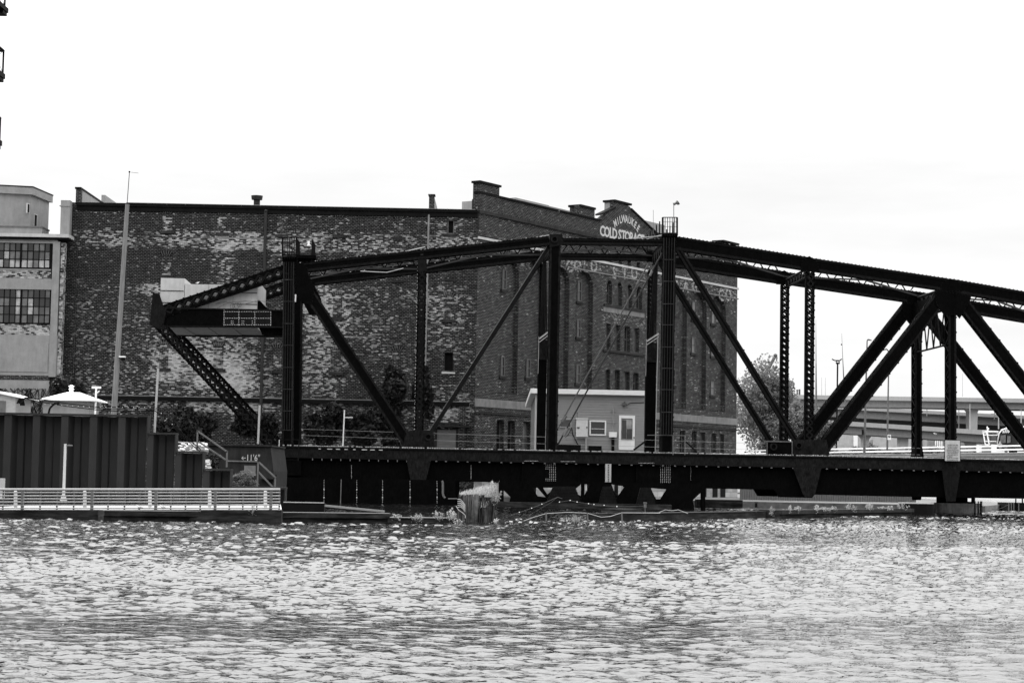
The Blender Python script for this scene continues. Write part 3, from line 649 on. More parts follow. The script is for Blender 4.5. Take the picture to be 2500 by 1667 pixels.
# diagonals
solid('diagonal', (722, 668), (1003, 1090), 27, .6, mats=[M['steel'], M['steel3']])
m = MB(); a = NT.P(1044, 1066, .2); b = NT.P(1352, 584, .2); m.bar(a, b, 8*K, .1, NT.n); m.mi = 1; m.bar(a+V((-4.2*K, 0, 2.7*K)), b+V((-4.2*K, 0, 2.7*K)), .03, .12, NT.n); o = m.obj('tie_bar', [M['steel2'], M['galvd']], sb); far_list.append(o)
laced('end_brace', (392, 762), (700, 660), 30, .5, fl=.3, pitch=.56)
laced('end_brace', (380, 783), (668, 1092), 26, .5, fl=.26, pitch=.42)
solid('diagonal', (1655, 606), (1948, 1082), 14, .4, lace=False); solid('diagonal', (2002, 1104), (2316, 702), 33, .7, mats=[M['steel'], M['steel3']]); solid('diagonal', (2332, 714), (2680, 1160), 30, .7, mats=[M['steel'], M['steel3']])
for o in far_list:
    c = o.copy(); COL.objects.link(c); c.location = LT*LW
# far centre posts: hollow black column below, hanger rods above
def farP(px, py, off=0): return FT.P(px, py, off)
for (x0, xb, w_, yt, ys, xt) in ((1327, 1320, 21, 610, 872, 1330), (1592, 1587, 25, 628, 878, 1603)):
    m = MB(); m.bar(farP(x0-2, ys), farP(xb, 1108), w_*D2/F, .6, FT.n); m.obj('post', M['steel'], sb)
    m = MB(); m.bar(farP(x0, ys-42, -.1), farP(x0-1, ys+6, -.1), (w_+3)*D2/F, .06, FT.n)
    m.mi = 1
    for k in (-14, -26): m.disc(farP(x0+1, ys+k, -.16), .14, FT.n, .05, 12)
    m.mi = 2
    for i in range(10):
        for sx in (-w_/2, w_/2): m.riv(farP(x0+sx, ys-38+i*4.4, -.11), .025, -FT.n)
    m.obj('hanger_plate', [M['steel3'], M['black'], M['galvd']], sb)
    m = MB()
    for k, dx in enumerate((-9, -4, 3, 9)): m.tube(farP(x0+dx*.9, ys-44), farP(xt+dx*.25, yt), .07 if k % 3 else .045, 6)
    m.obj('hanger_rod', M['steel2'], sb)
    m = MB(); m.bar(farP(x0-w_/2-1, ys-50, -.12), farP(x0-w_/2-3, ys+40, -.12), .025, .05, FT.n); m.bar(farP(x0+w_/2+2, ys-62, -.2), farP(x0+w_/2-5, 1104, -.2), .035, .05, FT.n)
    A = farP(x0-w_/2, ys-45, -.2); B = farP(x0+w_/2+4, ys-64, -.2); m.bar(A, B, .1, .1, FT.n); m.bar(A+V((0, 0, -.22)), B+V((0, 0, -.22)), .05, .1, FT.n)
    m.obj('bright_edge_bar', M['galv'], sb)  # pale bars stand in for the bright edges of the far posts
    laced('post', (x0*1.0+(x0-1028)*.07, yt-5), (x0+(x0-1028)*.07-3, 850), 16, .4, far=False).location = LT*(LW+.5)
# lattice struts over the far chord
def lat(p1, p2, h, per=36, w_=3):
    m = MB(); n = FT.n; x0, y0 = p1; x1, y1 = p2; k = max(2, int(round((x1-x0)/(per/2))))
    for i in range(k):
        xa, xb = x0+(x1-x0)*i/k, x0+(x1-x0)*(i+1)/k; ya, yb = y0+(y1-y0)*i/k, y0+(y1-y0)*(i+1)/k
        if i % 2: m.bar(FT.P(xa, ya-h), FT.P(xb, yb), w_*.025, .05, n)
        else: m.bar(FT.P(xa, ya), FT.P(xb, yb-h), w_*.025, .05, n)
    m.bar(FT.P(x0, y0-h, .05), FT.P(x1, y1-h, .05), .09, .08, n); m.bar(FT.P(x0, y0, .05), FT.P(x1, y1, .05), .09, .08, n)
    m.mi = 1; m.bar(FT.P(x0, y0-4, .3), FT.P(x1, y1-4, .3), .03, .1, n)  # pale line paints the lit top surface above the far chord
    m.obj('lattice_strut', [M['steel'], M['galvd']], sb)
lat((752, 676), (1013, 646), 28); lat((1045, 643), (1318, 614), 26); lat((1371, 619), (1582, 623), 27); lat((1652, 630), (1905, 670), 27); lat((1993, 682), (2235, 721), 27); lat((2372, 741), (2560, 772), 27)
# cross struts and sway braces between the two trusses
def xstrut(px, py, h, vee=4, off2=LW):
    a = NT.P(px, py); b = a+LT*off2; z = V((0, 0, h)); m = MB()
    m.tube(a, b, .06); m.tube(a+z, b+z, .08)
    for i in range(vee):
        p = a+(b-a)*(i+.5)/vee; m.tube(a+(b-a)*i/vee+z, p, .045); m.tube(a+(b-a)*(i+1)/vee+z, p, .045)
    m.obj('sway_brace', [M['steel2']], sb)
xstrut(2322, 839, 2.2, 5); xstrut(1978, 672, .5, 9); xstrut(1352, 603, .6, 8); xstrut(1632, 612, .8, 8); xstrut(1030, 655, .5, 8); xstrut(712, 690, .9, 6); xstrut(2322, 722, .6, 8)
for p, q in (((2330, 760), (2330, 720)),):
    m = MB(); a = NT.P(2310, 712); b = a+LT*LW; c = V((0, 0, -2.0)); m.prism([a, b, b+c*.8, a+c*.15], AX*.05); m.obj('sway_plate', M['steel'], sb)
# top lateral bracing
m = MB()
nod = [NT.P(716, 650), NT.P(1030, 620), NT.P(1345, 583), NT.P(1632, 586), NT.P(1976, 640), NT.P(2322, 690), NT.P(2640, 745)]
for i in range(6):
    a, b = nod[i], nod[i+1]; c, d = a+LT*LW, b+LT*LW
    m.bar(a, d, .12, .1, V((0, 0, -1))); m.bar(c, b, .12, .1, V((0, 0, -1)))
m.obj('top_bracing', M['edge2'], sb)
# gusset plates and pins
def gus(pts, off=-.06, t=.05, mt='steel3', far=True):
    m = MB(); m.ppoly(NT, pts, t, off); m.mi = 1; n = NT.n
    for (x0, y0), (x1, y1) in zip(pts, pts[1:]+pts[:1]):
        L_ = math.hypot(x1-x0, y1-y0); k = int(L_/8); cx = sum(p[0] for p in pts)/len(pts); cy = sum(p[1] for p in pts)/len(pts)
        for i in range(k):
            x, y = x0+(x1-x0)*(i+.5)/k, y0+(y1-y0)*(i+.5)/k; x += (cx-x)*.06; y += (cy-y)*.06; m.riv(NT.P(x, y, off), .03, -n)
    o = m.obj('gusset_plate', [M[mt], M['steel2']], sb)
    if far: c = o.copy(); COL.objects.link(c); c.location = LT*LW
gus([(719, 640), (748, 646), (752, 668), (768, 700), (764, 742), (738, 742), (719, 706)], mt='steel')
gus([(373, 715), (389, 717), (405, 764), (401, 788), (387, 803), (365, 793)], mt='steel2')
gus([(983, 1094), (988, 1066), (1000, 1050), (1058, 1050), (1062, 1094)], mt='steel3')
gus([(1936, 1110), (1938, 1073), (2018, 1073), (2026, 1112)], mt='steel3')
gus([(2283, 706), (2372, 722), (2366, 742), (2343, 778), (2336, 770), (2306, 770), (2284, 742)], mt='steel')
gus([(1342, 572), (1372, 572), (1376, 584), (1374, 598), (1342, 604)], mt='steel2')
gus([(1955, 640), (1976, 625), (1998, 640), (2000, 664), (1955, 662)], mt='steel'); gus([(2296, 692), (2321, 680), (2345, 690), (2348, 712), (2296, 712)], mt='steel')
gus([(1020, 634), (1042, 632), (1042, 662), (1020, 664)], mt='steel2'); gus([(1618, 574), (1653, 576), (1653, 604), (1618, 604)], mt='steel')
# tapering gussets below the deck
gus([(992, 1119), (1053, 1121), (1034, 1195), (1006, 1195)], -.18, .06)
gus([(1936, 1141), (2006, 1142), (1990, 1206), (1984, 1213), (1966, 1213), (1960, 1206)], -.18, .06); gus([(2300, 1147), (2345, 1148), (2333, 1224), (2310, 1224)], -.18, .06, 'steel2')
for x, y in ((1046, 1066), (1951, 1087), (1354, 584), (1889, 1090)):
    m = MB(); m.disc(NT.P(x, y, -.2), 9*K, NT.n, .12, 20, 5.5*K); m.mi = 1; m.disc(NT.P(x, y, -.12), 5.4*K, NT.n, .06, 16); m.obj('pin', [M['steel3'], M['steel']], sb)
m = MB(); m.fbox(NT, 1873, 1078, 1934, 1112, .4, -.04); m.mi = 1
m.fbox(NT, 1872, 1076, 1936, 1079, .5, -.1); m.fbox(NT, 1872, 1079, 1874, 1112, .06, -.1); m.fbox(NT, 1933, 1079, 1935, 1112, .06, -.1); m.obj('equipment_box', [M['steel'], M['edge']], sb)
# bottom chord, deck, floor girder
top = lambda x: 1090+(x-760)*.0195
m = MB(); m.ppoly(NT, [(688, top(688)+1), (2700, top(2700)+1), (2700, top(2700)+27), (688, top(688)+27)], .35, -.04)
m.mi = 1; m.ppoly(NT, [(688, top(688)-1), (2700, top(2700)-1), (2700, top(2700)+3), (688, top(688)+3)], .3, -.14); m.ppoly(NT, [(688, top(688)+24), (2700, top(2700)+24), (2700, top(2700)+28), (688, top(688)+28)], .2, -.14)
m.mi = 0; m.obj('bottom_chord', [M['steel3'], M['steel2']], sb)
m = MB(); rr = random.Random(5)
for i in range(340):
    x = 690+i*5.6; y = top(x)-1
    if rr.random() < .86:
        m.fbox(NT, x, y-1.4-rr.random()*1.6, x+3.6+rr.random(), y+1, .5, -.1)
m.obj('tie_ends', [plain('bleached_tie_wood', .3, .5, 4, .9)], sb, kind='stuff')
m = MB(); z_ = NT.P(1490, top(1490)).z-.05; a = NT.P(690, 1095); b = NT.P(2700, 1128); a.z = b.z = z_
m.prism([a+LT*.2, b+LT*.2, b+LT*(LW+.3), a+LT*(LW+.3)], V((0, 0, -.25))); m.obj('deck', M['tar'], sb)
m = MB()
for i in range(70):
    x = 1060+i*26.5+(0 if i % 2 else 3); y = top(x)+28.5
    m.fbox(NT, x, y, x+4.2, y+2.2, .08, -.16)
for i in range(12): x = 762+i*23; m.fbox(NT, x, top(x)+28.5, x+2, top(x)+33, .08, -.16)
m.obj('hanger_bolts', M['galvd'], sb)
# left open lattice panel of the bottom chord
m = MB()
for i in range(8):
    x = 768+i*23; m.bar(NT.P(x, top(x)+8, -.08), NT.P(x+11, top(x)+22, -.08), .06, .02, NT.n); m.bar(NT.P(x+11, top(x)+22, -.08), NT.P(x+23, top(x)+8, -.08), .06, .02, NT.n)
m.mi = 1
for i in range(8): x = 778+i*21; m.fbox(NT, x, top(x)+4.2, x+5+(i*7) % 9, top(x)+5.8, .03, -.17)
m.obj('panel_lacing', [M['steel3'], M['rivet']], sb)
m = MB(); m.ppoly(NT, [(690, 1116), (2700, 1152), (2700, 1222), (2500, 1217), (2200, 1212), (1987, 1207), (1983, 1215), (1902, 1213), (1891, 1195), (1720, 1192), (1690, 1190), (1553, 1190), (1551, 1178), (1417, 1178), (1415, 1184), (1276, 1184), (1273, 1177), (1120, 1174), (690, 1166)], .3, .25); o = m.obj('floor_girder', M['steel'], sb)
c = o.copy(); COL.objects.link(c); c.location = LT*(LW-.8)
for x0, x1, y0, y1 in ((1274, 1416, 1127, 1184), (1553, 1686, 1133, 1190)): m = MB(); m.fbox(NT, x0, y0, x1, y1, .06, .1); m.fbox(NT, x0, y0, x0+4, y1, .06, .03); m.fbox(NT, x1-4, y0, x1, y1, .06, .03); m.obj('girder_panel', M['steel'], sb)
rv = MB()
for i in range(6):
    for j in range(13):
        if i > 1 or j in (0, 1, 2, 3, 9, 10, 11, 12): rv.riv(NT.P(1333+i*4.6, 1132+j*4.1, .09), .024, -NT.n)
        rv.riv(NT.P(1613+i*4.6, 1136+j*4.1, .09), .024, -NT.n)
for x0 in (1150, 858, 1686): 
    for j in range(12): rv.riv(NT.P(x0, 1136+j*3.2+(0 if x0 > 900 else 0), .24 if x0 < 1600 else .09), .022, -NT.n)
for i in range(30): x = 1278+i*4.6; rv.riv(NT.P(x, 1181, .09), .02, -NT.n); rv.riv(NT.P(1556+i*4.3, 1187, .09), .02, -NT.n)
for i in range(12): rv.riv(NT.P(1280+i*3, 1125, -.16), .02, -NT.n); rv.riv(NT.P(1370+i*3, 1126, -.16), .02, -NT.n); rv.riv(NT.P(1560+i*3.3, 1130, -.16), .02, -NT.n)
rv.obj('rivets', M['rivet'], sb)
# left end: counterweight girder and concrete blocks
m = MB(); m.ppoly(NT, [(398, 751), (694, 757), (694, 799), (388, 797)], .4, .05); m.mi = 1; m.ppoly(NT, [(398, 750), (694, 756), (694, 759), (398, 753)], .35, -.03); m.ppoly(NT, [(390, 795), (694, 797), (694, 800), (388, 798)], .35, -.03)
o = m.obj('end_girder', [M['steel'], M['steel2']], sb); c = o.copy(); COL.objects.link(c); c.location = LT*(LW-.3)
m = MB(); m.fbox(NT, 545, 758, 663, 796, .03, .02); m.mi = 1
for i in range(28):
    for y in (761, 777, 793): m.riv(NT.P(547+i*4.2, y, .02), .026, -NT.n)
for x in (547, 583, 622, 661):
    for j in range(11): m.riv(NT.P(x, 757+j*4.1, .02), .026, -NT.n)
for i in (565, 569, 591, 595, 616): m.riv(NT.P(i, 784, .02), .026, -NT.n); m.riv(NT.P(i, 789, .02), .026, -NT.n)
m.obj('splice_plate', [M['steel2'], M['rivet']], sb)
for k, (x0, x1, y0) in enumerate(((391, 449, 679), (450, 508, 694), (509, 568, 695), (569, 628, 684))):
    m = MB(); gz = NT.uz(x0, y0, .7); m.fbox(NT, x0, y0, x1, 799, 6.4, .7)
    m.mi = 1
    for y in ((709, 738) if k == 0 else ((714, 742) if k == 3 else ())): m.fbox(NT, x0+.5, y, x1-.5, y+1.3, .05, .66)
    m.obj('counterweight_block', [M['conc'], M['black']], sb)
m = MB(); m.ppoly(NT, [(628, 733), (634, 733), (656, 757), (628, 757)], 5, .9); m.ppoly(NT, [(632, 799), (694, 799), (694, 820), (640, 817)], .3, .4); m.obj('end_bracket', M['steel'], sb)
m = MB(); p0 = [NT.P(526+i*12, 742-4*sin(i*.9)+i*-.4, .5) for i in range(14)]; m.path(p0, .015)
for x, y, r in ((567, 748, 5), (578, 746, 6), (584, 744, 5)): m.path([NT.P(x+r*cos(t*.63), y+r*sin(t*.63)*1.2, .45) for t in range(11)], .014)
m.path([NT.P(530, 752, .5), NT.P(560, 738, .5), NT.P(600, 735, .5), NT.P(628, 737, .5)], .014); m.obj('loose_wire', M['galvd'], sb)
# ladder cages, top platforms and railings
def cage(px0, px1, ytop, hoops, xb):
    m = MB(); n = NT.n
    def pt(x, y, o): return NT.P(x, y, o)
    for i in range(5):
        t = i/4; xs = lambda y: px0+(px1-px0)*t+(xb)*(y-ytop)/(hoops[-1]-ytop)
        o = -.1-.55*sin(pi*(.12+.76*t)); m.tube(pt(xs(ytop), ytop, o), pt(xs(hoops[-1]), hoops[-1], o), .012 if i in (1, 2, 3) else .02, 5)
    for y in hoops:
        sh = xb*(y-ytop)/(hoops[-1]-ytop); ps = [pt(px0+sh-1+(px1-px0+2)*i/8, y, -.1-.6*sin(pi*i/8)) for i in range(9)]; m.path(ps, .022)
    return m.obj('ladder_cage', M['edge2'], sb)
cage(693, 717, 640, [683, 736, 790, 843, 897, 950, 1003, 1050], -5); cage(1621, 1647, 580, [634, 687, 742, 793, 847, 899, 951, 1006, 1062], -8)
def topcage(x0, x1, y0, y1):
    m = MB(); k = 7
    for i in range(k):
        x = x0+(x1-x0)*i/(k-1); o = -.1-.6*sin(pi*i/(k-1)); m.tube(NT.P(x, y0, o), NT.P(x, y1, o), .06 if i in (0, k-1) else .022, 6)
    for y, r in ((y0, .03), ((y0*3+y1)/4, .012), ((y0+y1)/2, .012), (y1-6, .05)): m.path([NT.P(x0+(x1-x0)*i/8, y, -.1-.6*sin(pi*i/8)) for i in range(9)], r)
    m.path([NT.P(x0, y0, -.1), NT.P(x1, y0, -.1)], .03); m.obj('cage_top', M['black'], sb)
topcage(690, 724, 579, 632); topcage(1618, 1653, 531, 576)
m = MB(); m.fbox(NT, 690, 622, 771, 630, 1.4, -.2); m.fbox(NT, 690, 630, 724, 645, .7, 0); m.fbox(NT, 700, 630, 762, 642, 1, .1); m.obj('platform', M['steel'], sb); m = MB(); m.fbox(NT, 1617, 569, 1654, 578, 1.2, -.2); m.obj('platform', M['steel'], sb)
def railing(pts, h, n, name='platform_railing', r=.04, mt='black', rows=(1., .5)):
    m = MB()
    for a, b in zip(pts, pts[1:]):
        for i in range(n+1): p = a+(b-a)*i/n; m.tube(p, p+V((0, 0, h)), r)
        for q in rows: m.tube(a+V((0, 0, h*q)), b+V((0, 0, h*q)), r*.6)
    return m.obj(name, M[mt], sb)
a = NT.P(1618, 574); b = a+LT*LW; railing([a, b], 1.05, 5, rows=()); a = NT.P(1652, 577); railing([a, a+LT*LW], 1.05, 5, rows=())
a = NT.P(726, 640); railing([a, a+LT*1.6], 1.35, 2, rows=(1.,)); a = NT.P(761, 638); railing([a, a+LT*3], 1.35, 3, rows=(1.,))
m = MB(); m.fbox(NT, 749, 597, 758, 600, .2, .9); m.fbox(NT, 751, 589, 756, 597, .1, .9); m.obj('marker_lamp', M['white'], sb)
m = MB(); m.fbox(NT, 716, 719, 723, 737, .05, 4.); m.obj('signal_plate', M['white'], sb)
m = MB(); m.path([NT.P(880, 662, -.2), NT.P(917, 664, -.2), NT.P(945, 665, -.2), NT.P(985, 655, -.2)], .022); m.path([NT.P(990, 614), NT.P(1038, 603)], .03)
m.obj('cable', M['offwhite'], sb)
m = MB(); m.path([NT.P(1190, 604, .1), NT.P(1340, 574, .1)], .03); m.path([NT.P(1570, 587, .2), NT.P(1617, 573, .1)], .03); m.path([NT.P(1480, 588, .2), NT.P(1617, 576, .1)], .03); m.obj('cable', M['galv'], sb)
# long guy rods
for p, q, r, o in (((1361, 1087), (1617, 617), .05, .2), ((1360, 1050), (1582, 646), .045, 3.)):
    m = MB(); m.tube(NT.P(*p, o), NT.P(*q, o), r, 6); m.mi = 1; c = NT.P(p[0]+(q[0]-p[0])*.05+2, p[1]+(q[1]-p[1])*.05, o); m.tube(c, c+(NT.P(*q, o)-c)*.04, .12, 6)
    x, y = p[0]+(q[0]-p[0])*.88, p[1]+(q[1]-p[1])*.88; c = NT.P(x, y, o); m.tube(c, c+(NT.P(*q, o)-c)*.2, .08, 6); m.obj('tie_rod', [M['edge2'] if o == .2 else M['edge'], M['galvd']], sb)
# flared feet, wire handrails, lower boxes
for o_, xx in ((0, 2326),):
    for oo in (0, LW):
        a = NT.P(2314, 1120)+LT*oo; b = NT.P(2342, 1120)+LT*oo; c = NT.P(2335, 1082)+LT*oo; d = NT.P(2319, 1082)+LT*oo; m = MB(); m.prism([a, b, c, d], LT*1.0); m.obj('post_foot', M['steel'], sb)
m = MB()
for (p, q) in (((735, 1047), (1160, 1061)), ((735, 1062), (1160, 1078)), ((1160, 1061), (2250, 1094)), ((1160, 1078), (2250, 1110))): m.tube(FT.P(*p), FT.P(*q), .012, 4)
m.obj('wire_handrail', M['galv'], sb)
m = MB()
for x in (683, 730): m.tube(NT.P(x, 1072, -.4), NT.P(x-2, 1125, -.4), .035)
for y in (1073, 1097, 1122): m.tube(NT.P(683, y, -.4), NT.P(730, y, -.4), .02)
m.mi = 1; m.tube(NT.P(682, 1073, -.44), NT.P(680, 1120, -.44), .03)
m.obj('end_rail', [M['steel2'], M['offwhite']], sb)
m = MB(); m.fbox(NT, 680, 1124, 735, 1160, .5, -.2); m.fbox(NT, 660, 1120, 690, 1178, 1.0, .3); m.obj('end_bearing', M['steel'], sb)
m = MB()
for x, y in ((1643, 1063), (1672, 1063)): m.tube(NT.P(x, y, -.3), NT.P(x, 1110, -.3), .03)
m.tube(NT.P(1580, 1062, -.3), NT.P(1674, 1063, -.3), .018); m.mi = 1; m.tube(NT.P(1675, 1078, -.3), NT.P(1702, 1104, -.3), .05); m.tube(NT.P(1547, 1098, -.2), NT.P(1577, 1076, -.2), .06); m.obj('handrail', [M['galvd'], M['black']], sb)
wv = thing('wind_sensor', 'small wind sensor on a thin mast above the ladder cage', 'wind sensor', tuple(NT.P(1645, 530)))
m = MB(); m.tube(NT.P(1645, 572), NT.P(1645, 500), .018); m.obj('mast', M['black'], wv)
m = MB(); m.tube(NT.P(1644, 499), NT.P(1653, 496), .09, 8, .05); m.tube(NT.P(1652, 497), NT.P(1656, 494), .12, 8, .16); m.obj('sensor', M['galvd'], wv)
m = MB(); m.tube(NT.P(1595, 572), NT.P(1595, 513), .012); tag(m.obj('lightning_rod', M['galvd']), 'thin whip rod rising left of the ladder cage with the wind sensor', 'aerial')
# notice sign
NS = BP(D1-.6)
sg = thing('notice_sign', 'pale metal notice board with rows of black capitals fixed on the bridge edge', 'sign', tuple(NS.P(2326, 1125)))
m = MB(); m.fbox(NS, 2306, 1073.5, 2345, 1126, .05, 0); m.obj('frame', M['black'], sg)
m = MB(); m.fbox(NS, 2307.2, 1074.8, 2343.8, 1124.6, .02, -.02); m.obj('board', M['conc'], sg)
m = MB()
for i, s_ in enumerate(['THIS BRIDGE WILL OPEN', 'ON SIGNAL IF A 2 HOUR', 'NOTICE IS GIVEN.', 'ADVANCE NOTICE TO HAVE', 'THE DRAW OPEN MAY BE', 'GIVEN TO THE CHIEF DISPATCH', 'LINE AND CALL AT', 'NUMBER', 'SEVEN DAYS A WEEK', '24 HOURS A DAY']):
    y = 1085.3+i*4.07; u, z = NS.uz(2325.5 if i != 7 else 2318, y+1); text_mb(m, s_, NS, u, z-.02, .066, -.03, min(1.0, 17/len(s_)*.75), bold=.012, t=0)
m.mi = 0; m.obj('lettering', M['black'], sg)
# pivot pier and end pier under the deck
pp = thing('pivot_pier', 'low dark pivot pier with wedge bearings under the middle of the bridge', 'bridge pier', tuple(ground(1440, 1262)))
P2 = BP(D1-.5)
H = [[(1121, 1176), (1183, 1176), (1218, 1179), (1218, 1229), (1121, 1229)], [(1230, 1196), (1247, 1213), (1243, 1229), (1230, 1229)], [(1300, 1190), (1313, 1190), (1333, 1213), (1313, 1211)], [(1326, 1190), (1350, 1190), (1345, 1200), (1337, 1207), (1330, 1197)],
     [(1405, 1193), (1418, 1182), (1443, 1182), (1425, 1214), (1411, 1206)], [(1493, 1182), (1527, 1187), (1508, 1213), (1500, 1201)], [(1589, 1191), (1629, 1194), (1614, 1218), (1602, 1218), (1593, 1200)], [(1692, 1220), (1713, 1200), (1713, 1243), (1695, 1243)]]
m = MB(); m.prism([P2.P(*q) for q in [(1112, 1168), (1722, 1182), (1722, 1262), (1112, 1262)]], P2.n*.5, [[P2.P(*q) for q in h] for h in H]); m.obj('bearing_frame', M['steel'], pp)
m = MB(); ga = ground(1205, 1252, 0); gb = ground(1725, 1250, 0)
P3 = BP(D1-2.2); m.fbox(P3, 1205, 1228, 1640, 1262, .9, 0); m.obj('pier_wall', M['tar'], pp)
for x0, x1, x2, x3, y0, y1 in ((1333, 1352, 1404, 1420, 1187, 1217), (1461, 1472, 1493, 1508, 1187, 1220), (1553, 1564, 1589, 1602, 1190, 1220)):
    m = MB(); m.ppoly(P3, [(x0, y1+12), (x1, y0), (x2, y0), (x3, y1+12)], .3, .3)
    for j in range(4):
        y = y0+8+j*7; f = (y-y0)/(y1-y0); m.bar(P3.P(x1+(x0-x1)*f, y, .28), P3.P(x2+(x3-x2)*f, y, .28), .04, .03, P3.n)
    m.obj('wedge_bearing', M['steel2'], pp)
sp_ = thing('support_post', 'pale riveted steel column standing under the middle of the deck', 'post', tuple(NT.P(1485, 1188)))
PS = BP(D1-.4); m = MB(); m.fbox(PS, 1478, 1132, 1492, 1188, .25, 0); m.mi = 1
for j in range(13): m.fbox(PS, 1484, 1134+j*4.2, 1487, 1136+j*4.2, .05, -.03)
m.obj('column', [M['galv'], M['black']], sp_)
ep = thing('end_pier', 'black steel sheet end pier under the left end of the bridge', 'bridge pier', tuple(NT.P(900, 1245)))
PE = BP(D1-.8); m = MB(); m.fbox(PE, 640, 1168, 1121, 1262, 1.5, .3); m.obj('pier_wall', M['steel'], ep)
m = MB()
for x in (791, 871, 934, 1001, 1067):
    for j in range(14): m.riv(PE.P(x, 1172+j*4+(x-791)*.01, .28), .02, -NT.n)
    m.riv(PE.P(x, 1195, .28), .04, -NT.n); m.riv(PE.P(x, 1214, .28), .04, -NT.n)
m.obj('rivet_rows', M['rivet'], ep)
m = MB(); m.path([PE.P(833, 1170), PE.P(831, 1234)], .03); m.path([PE.P(1079, 1173), PE.P(1081, 1178), PE.P(1081, 1205), PE.P(1083, 1212), PE.P(1087, 1215)], .07); m.path([PE.P(1094, 1217), PE.P(1116, 1217)], .04); m.obj('conduit', M['galvd'], ep)
rp = thing('rest_pier', 'round stained concrete pier under the bridge at the right', 'bridge pier', tuple(ground(2340, 1252)))
c = ground(2338, 1252); c.z = 0; r_ = 62*c.y/F; c = c+V((0, r_*.35, -.3))
m = MB(); m.tube(c, V((c.x, c.y, zat(2340, 1228, c.y-r_))), r_, 26); m.obj('drum', conc('pier_concrete', .6, .4, .45), rp)
m = MB(); zt = zat(2340, 1228, c.y-r_)
for i in range(14): A = -pi/2+(i-7)*.2; m.obox(V((c.x+cos(A)*r_*1.01, c.y+sin(A)*r_*1.01, zt*.5+.05)), V((.03, 0, 0)), V((0, .03, 0)), V((0, 0, zt*.5+.1))) if i > 9 else None
m.obj('timber_cladding', M['tar'], rp)
m = MB(); m.tube(V((c.x, c.y, zt)), V((c.x, c.y, zt+.5)), r_*.75, 18); m.obj('bearing_ring', M['steel'], rp)
rng = np.random.default_rng(7)
def weed(pl, x, y0, y1, wpx, label, n=60, name='weed_clump', mat='leafl', size=None, grp=None, off=0, cat='weeds'):
    c = pl.P(x, y1, off); top_ = pl.P(x, y0, off); h = top_.z-c.z; wd = wpx/F*c.y; t = thing(name, label, cat, tuple(c), grp)
    m = MB(); st = MB(); pts = []
    k = max(3, int(wpx/4))
    for i in range(k):
        dx = (random.random()-.5)*wd; hh = h*(1-.5*abs(dx)/(wd/2+1e-6))*random.uniform(.6, 1.0); b = c+V((dx*.6, random.uniform(-.1, .1), -.03)); e = c+V((dx*1.1, random.uniform(-.15, .15), hh)); st.tube(b, e, .008, 4, .004)
        for j in range(max(3, int(n*1.5)//k)): q = random.random()**.8; p = b+(e-b)*q+V(np.array(rng.normal(0, .06*(1.25-q), 3)).tolist()); pts.append(tuple(p))
    m.leaves(pts, (size or .035*c.y/70)*.7, rng); st.obj('stems', M[mat], t); m.obj('leaves', M[mat], t); return t
def crown(m, c, r, n, size, lumps=14, hollow=.35):
    c = np.array(c); r = np.array(r); P_ = []
    lc = rng.normal(size=(lumps, 3)); lc /= np.linalg.norm(lc, axis=1)[:, None]; lc *= rng.uniform(.35, .85, (lumps, 1)); lr = rng.uniform(.25, .45, lumps)
    idx = rng.integers(0, lumps, n); d = rng.normal(size=(n, 3)); d /= np.linalg.norm(d, axis=1)[:, None]; d *= rng.uniform(hollow, 1.05, (n, 1))**.6
    pts = c+(lc[idx]+d*lr[idx][:, None])*r
    m.leaves(pts, size, rng); return c+lc*r
def tree(label, base, c, r, n, size, mt='leaf', name='leafy_tree', grp=None, limbs=8, cat='tree', lumps=14, tr=.18):
    t = thing(name, label, cat, tuple(base), grp); b = V(base); m = MB(); L = crown(m, c, r, n, size, lumps); s = MB(); mid = V((c[0], c[1], c[2]-r[2]*.5)); s.tube(b, mid, tr*1.2, 8, tr*.7)
    for p in L[:limbs]: p = V(p.tolist()); q = mid+(p-mid)*.45+V((0, 0, .1*r[2])); s.tube(mid-V((0, 0, .2*r[2])), q, tr*.5, 6, tr*.3); s.tube(q, p, tr*.3, 5, tr*.1)
    s.obj('trunk', M['bark'], t); m.obj('crown', M[mt], t); return t
# ---------------- river walk
YR = YP(66.2)
m = MB(); a, b = YR.P(-120, 1243), YR.P(688, 1243); c, d = V((gx(686, 78.4), 78.4, b.z)), V((a.x, 78.4, a.z)); z = V((0, 0, -.12)); m.hexa([a+z, b+z, c+z, d+z, a, b, c, d])
m.obj('walkway', M['deck'], kind='structure')
fb = thing('fender_beam', 'dark timber fascia beam below the riverwalk railing', 'timber beam', tuple(YR.P(120, 1262)))
m = MB(); m.hexa([YR.P(-120, 1246)+V((0, -.15, -.9)), YR.P(688, 1246)+V((0, -.15, -.9)), YR.P(688, 1246)+V((0, .3, -.9)), YR.P(-120, 1246)+V((0, .3, -.9)), YR.P(-120, 1244.5)+V((0, -.15, 0)), YR.P(688, 1244.5)+V((0, -.15, 0)), YR.P(688, 1244.5)+V((0, .3, -.0)), YR.P(-120, 1244.5)+V((0, .3, 0))]); m.obj('beam', M['tar'], fb)
rl = thing('riverwalk_railing', 'galvanised horizontal bar railing along the riverwalk edge', 'railing', tuple(YR.P(300, 1243)))
for i, x in enumerate([-60, 54, 224, 380, 525, 661]):
    m = MB(); m.fbox(YR, x-3.2, 1196, x+3.2, 1244, .12, -.02); m.obj('post', M['galvd'], rl)
for x in (7, 98, 139, 180, 264, 304, 340, 417, 453, 489, 560, 593, 627, 682): m = MB(); m.fbox(YR, x-1.8, 1197, x+1.8, 1243, .05, .05); m.obj('baluster', M['galvd'], rl)
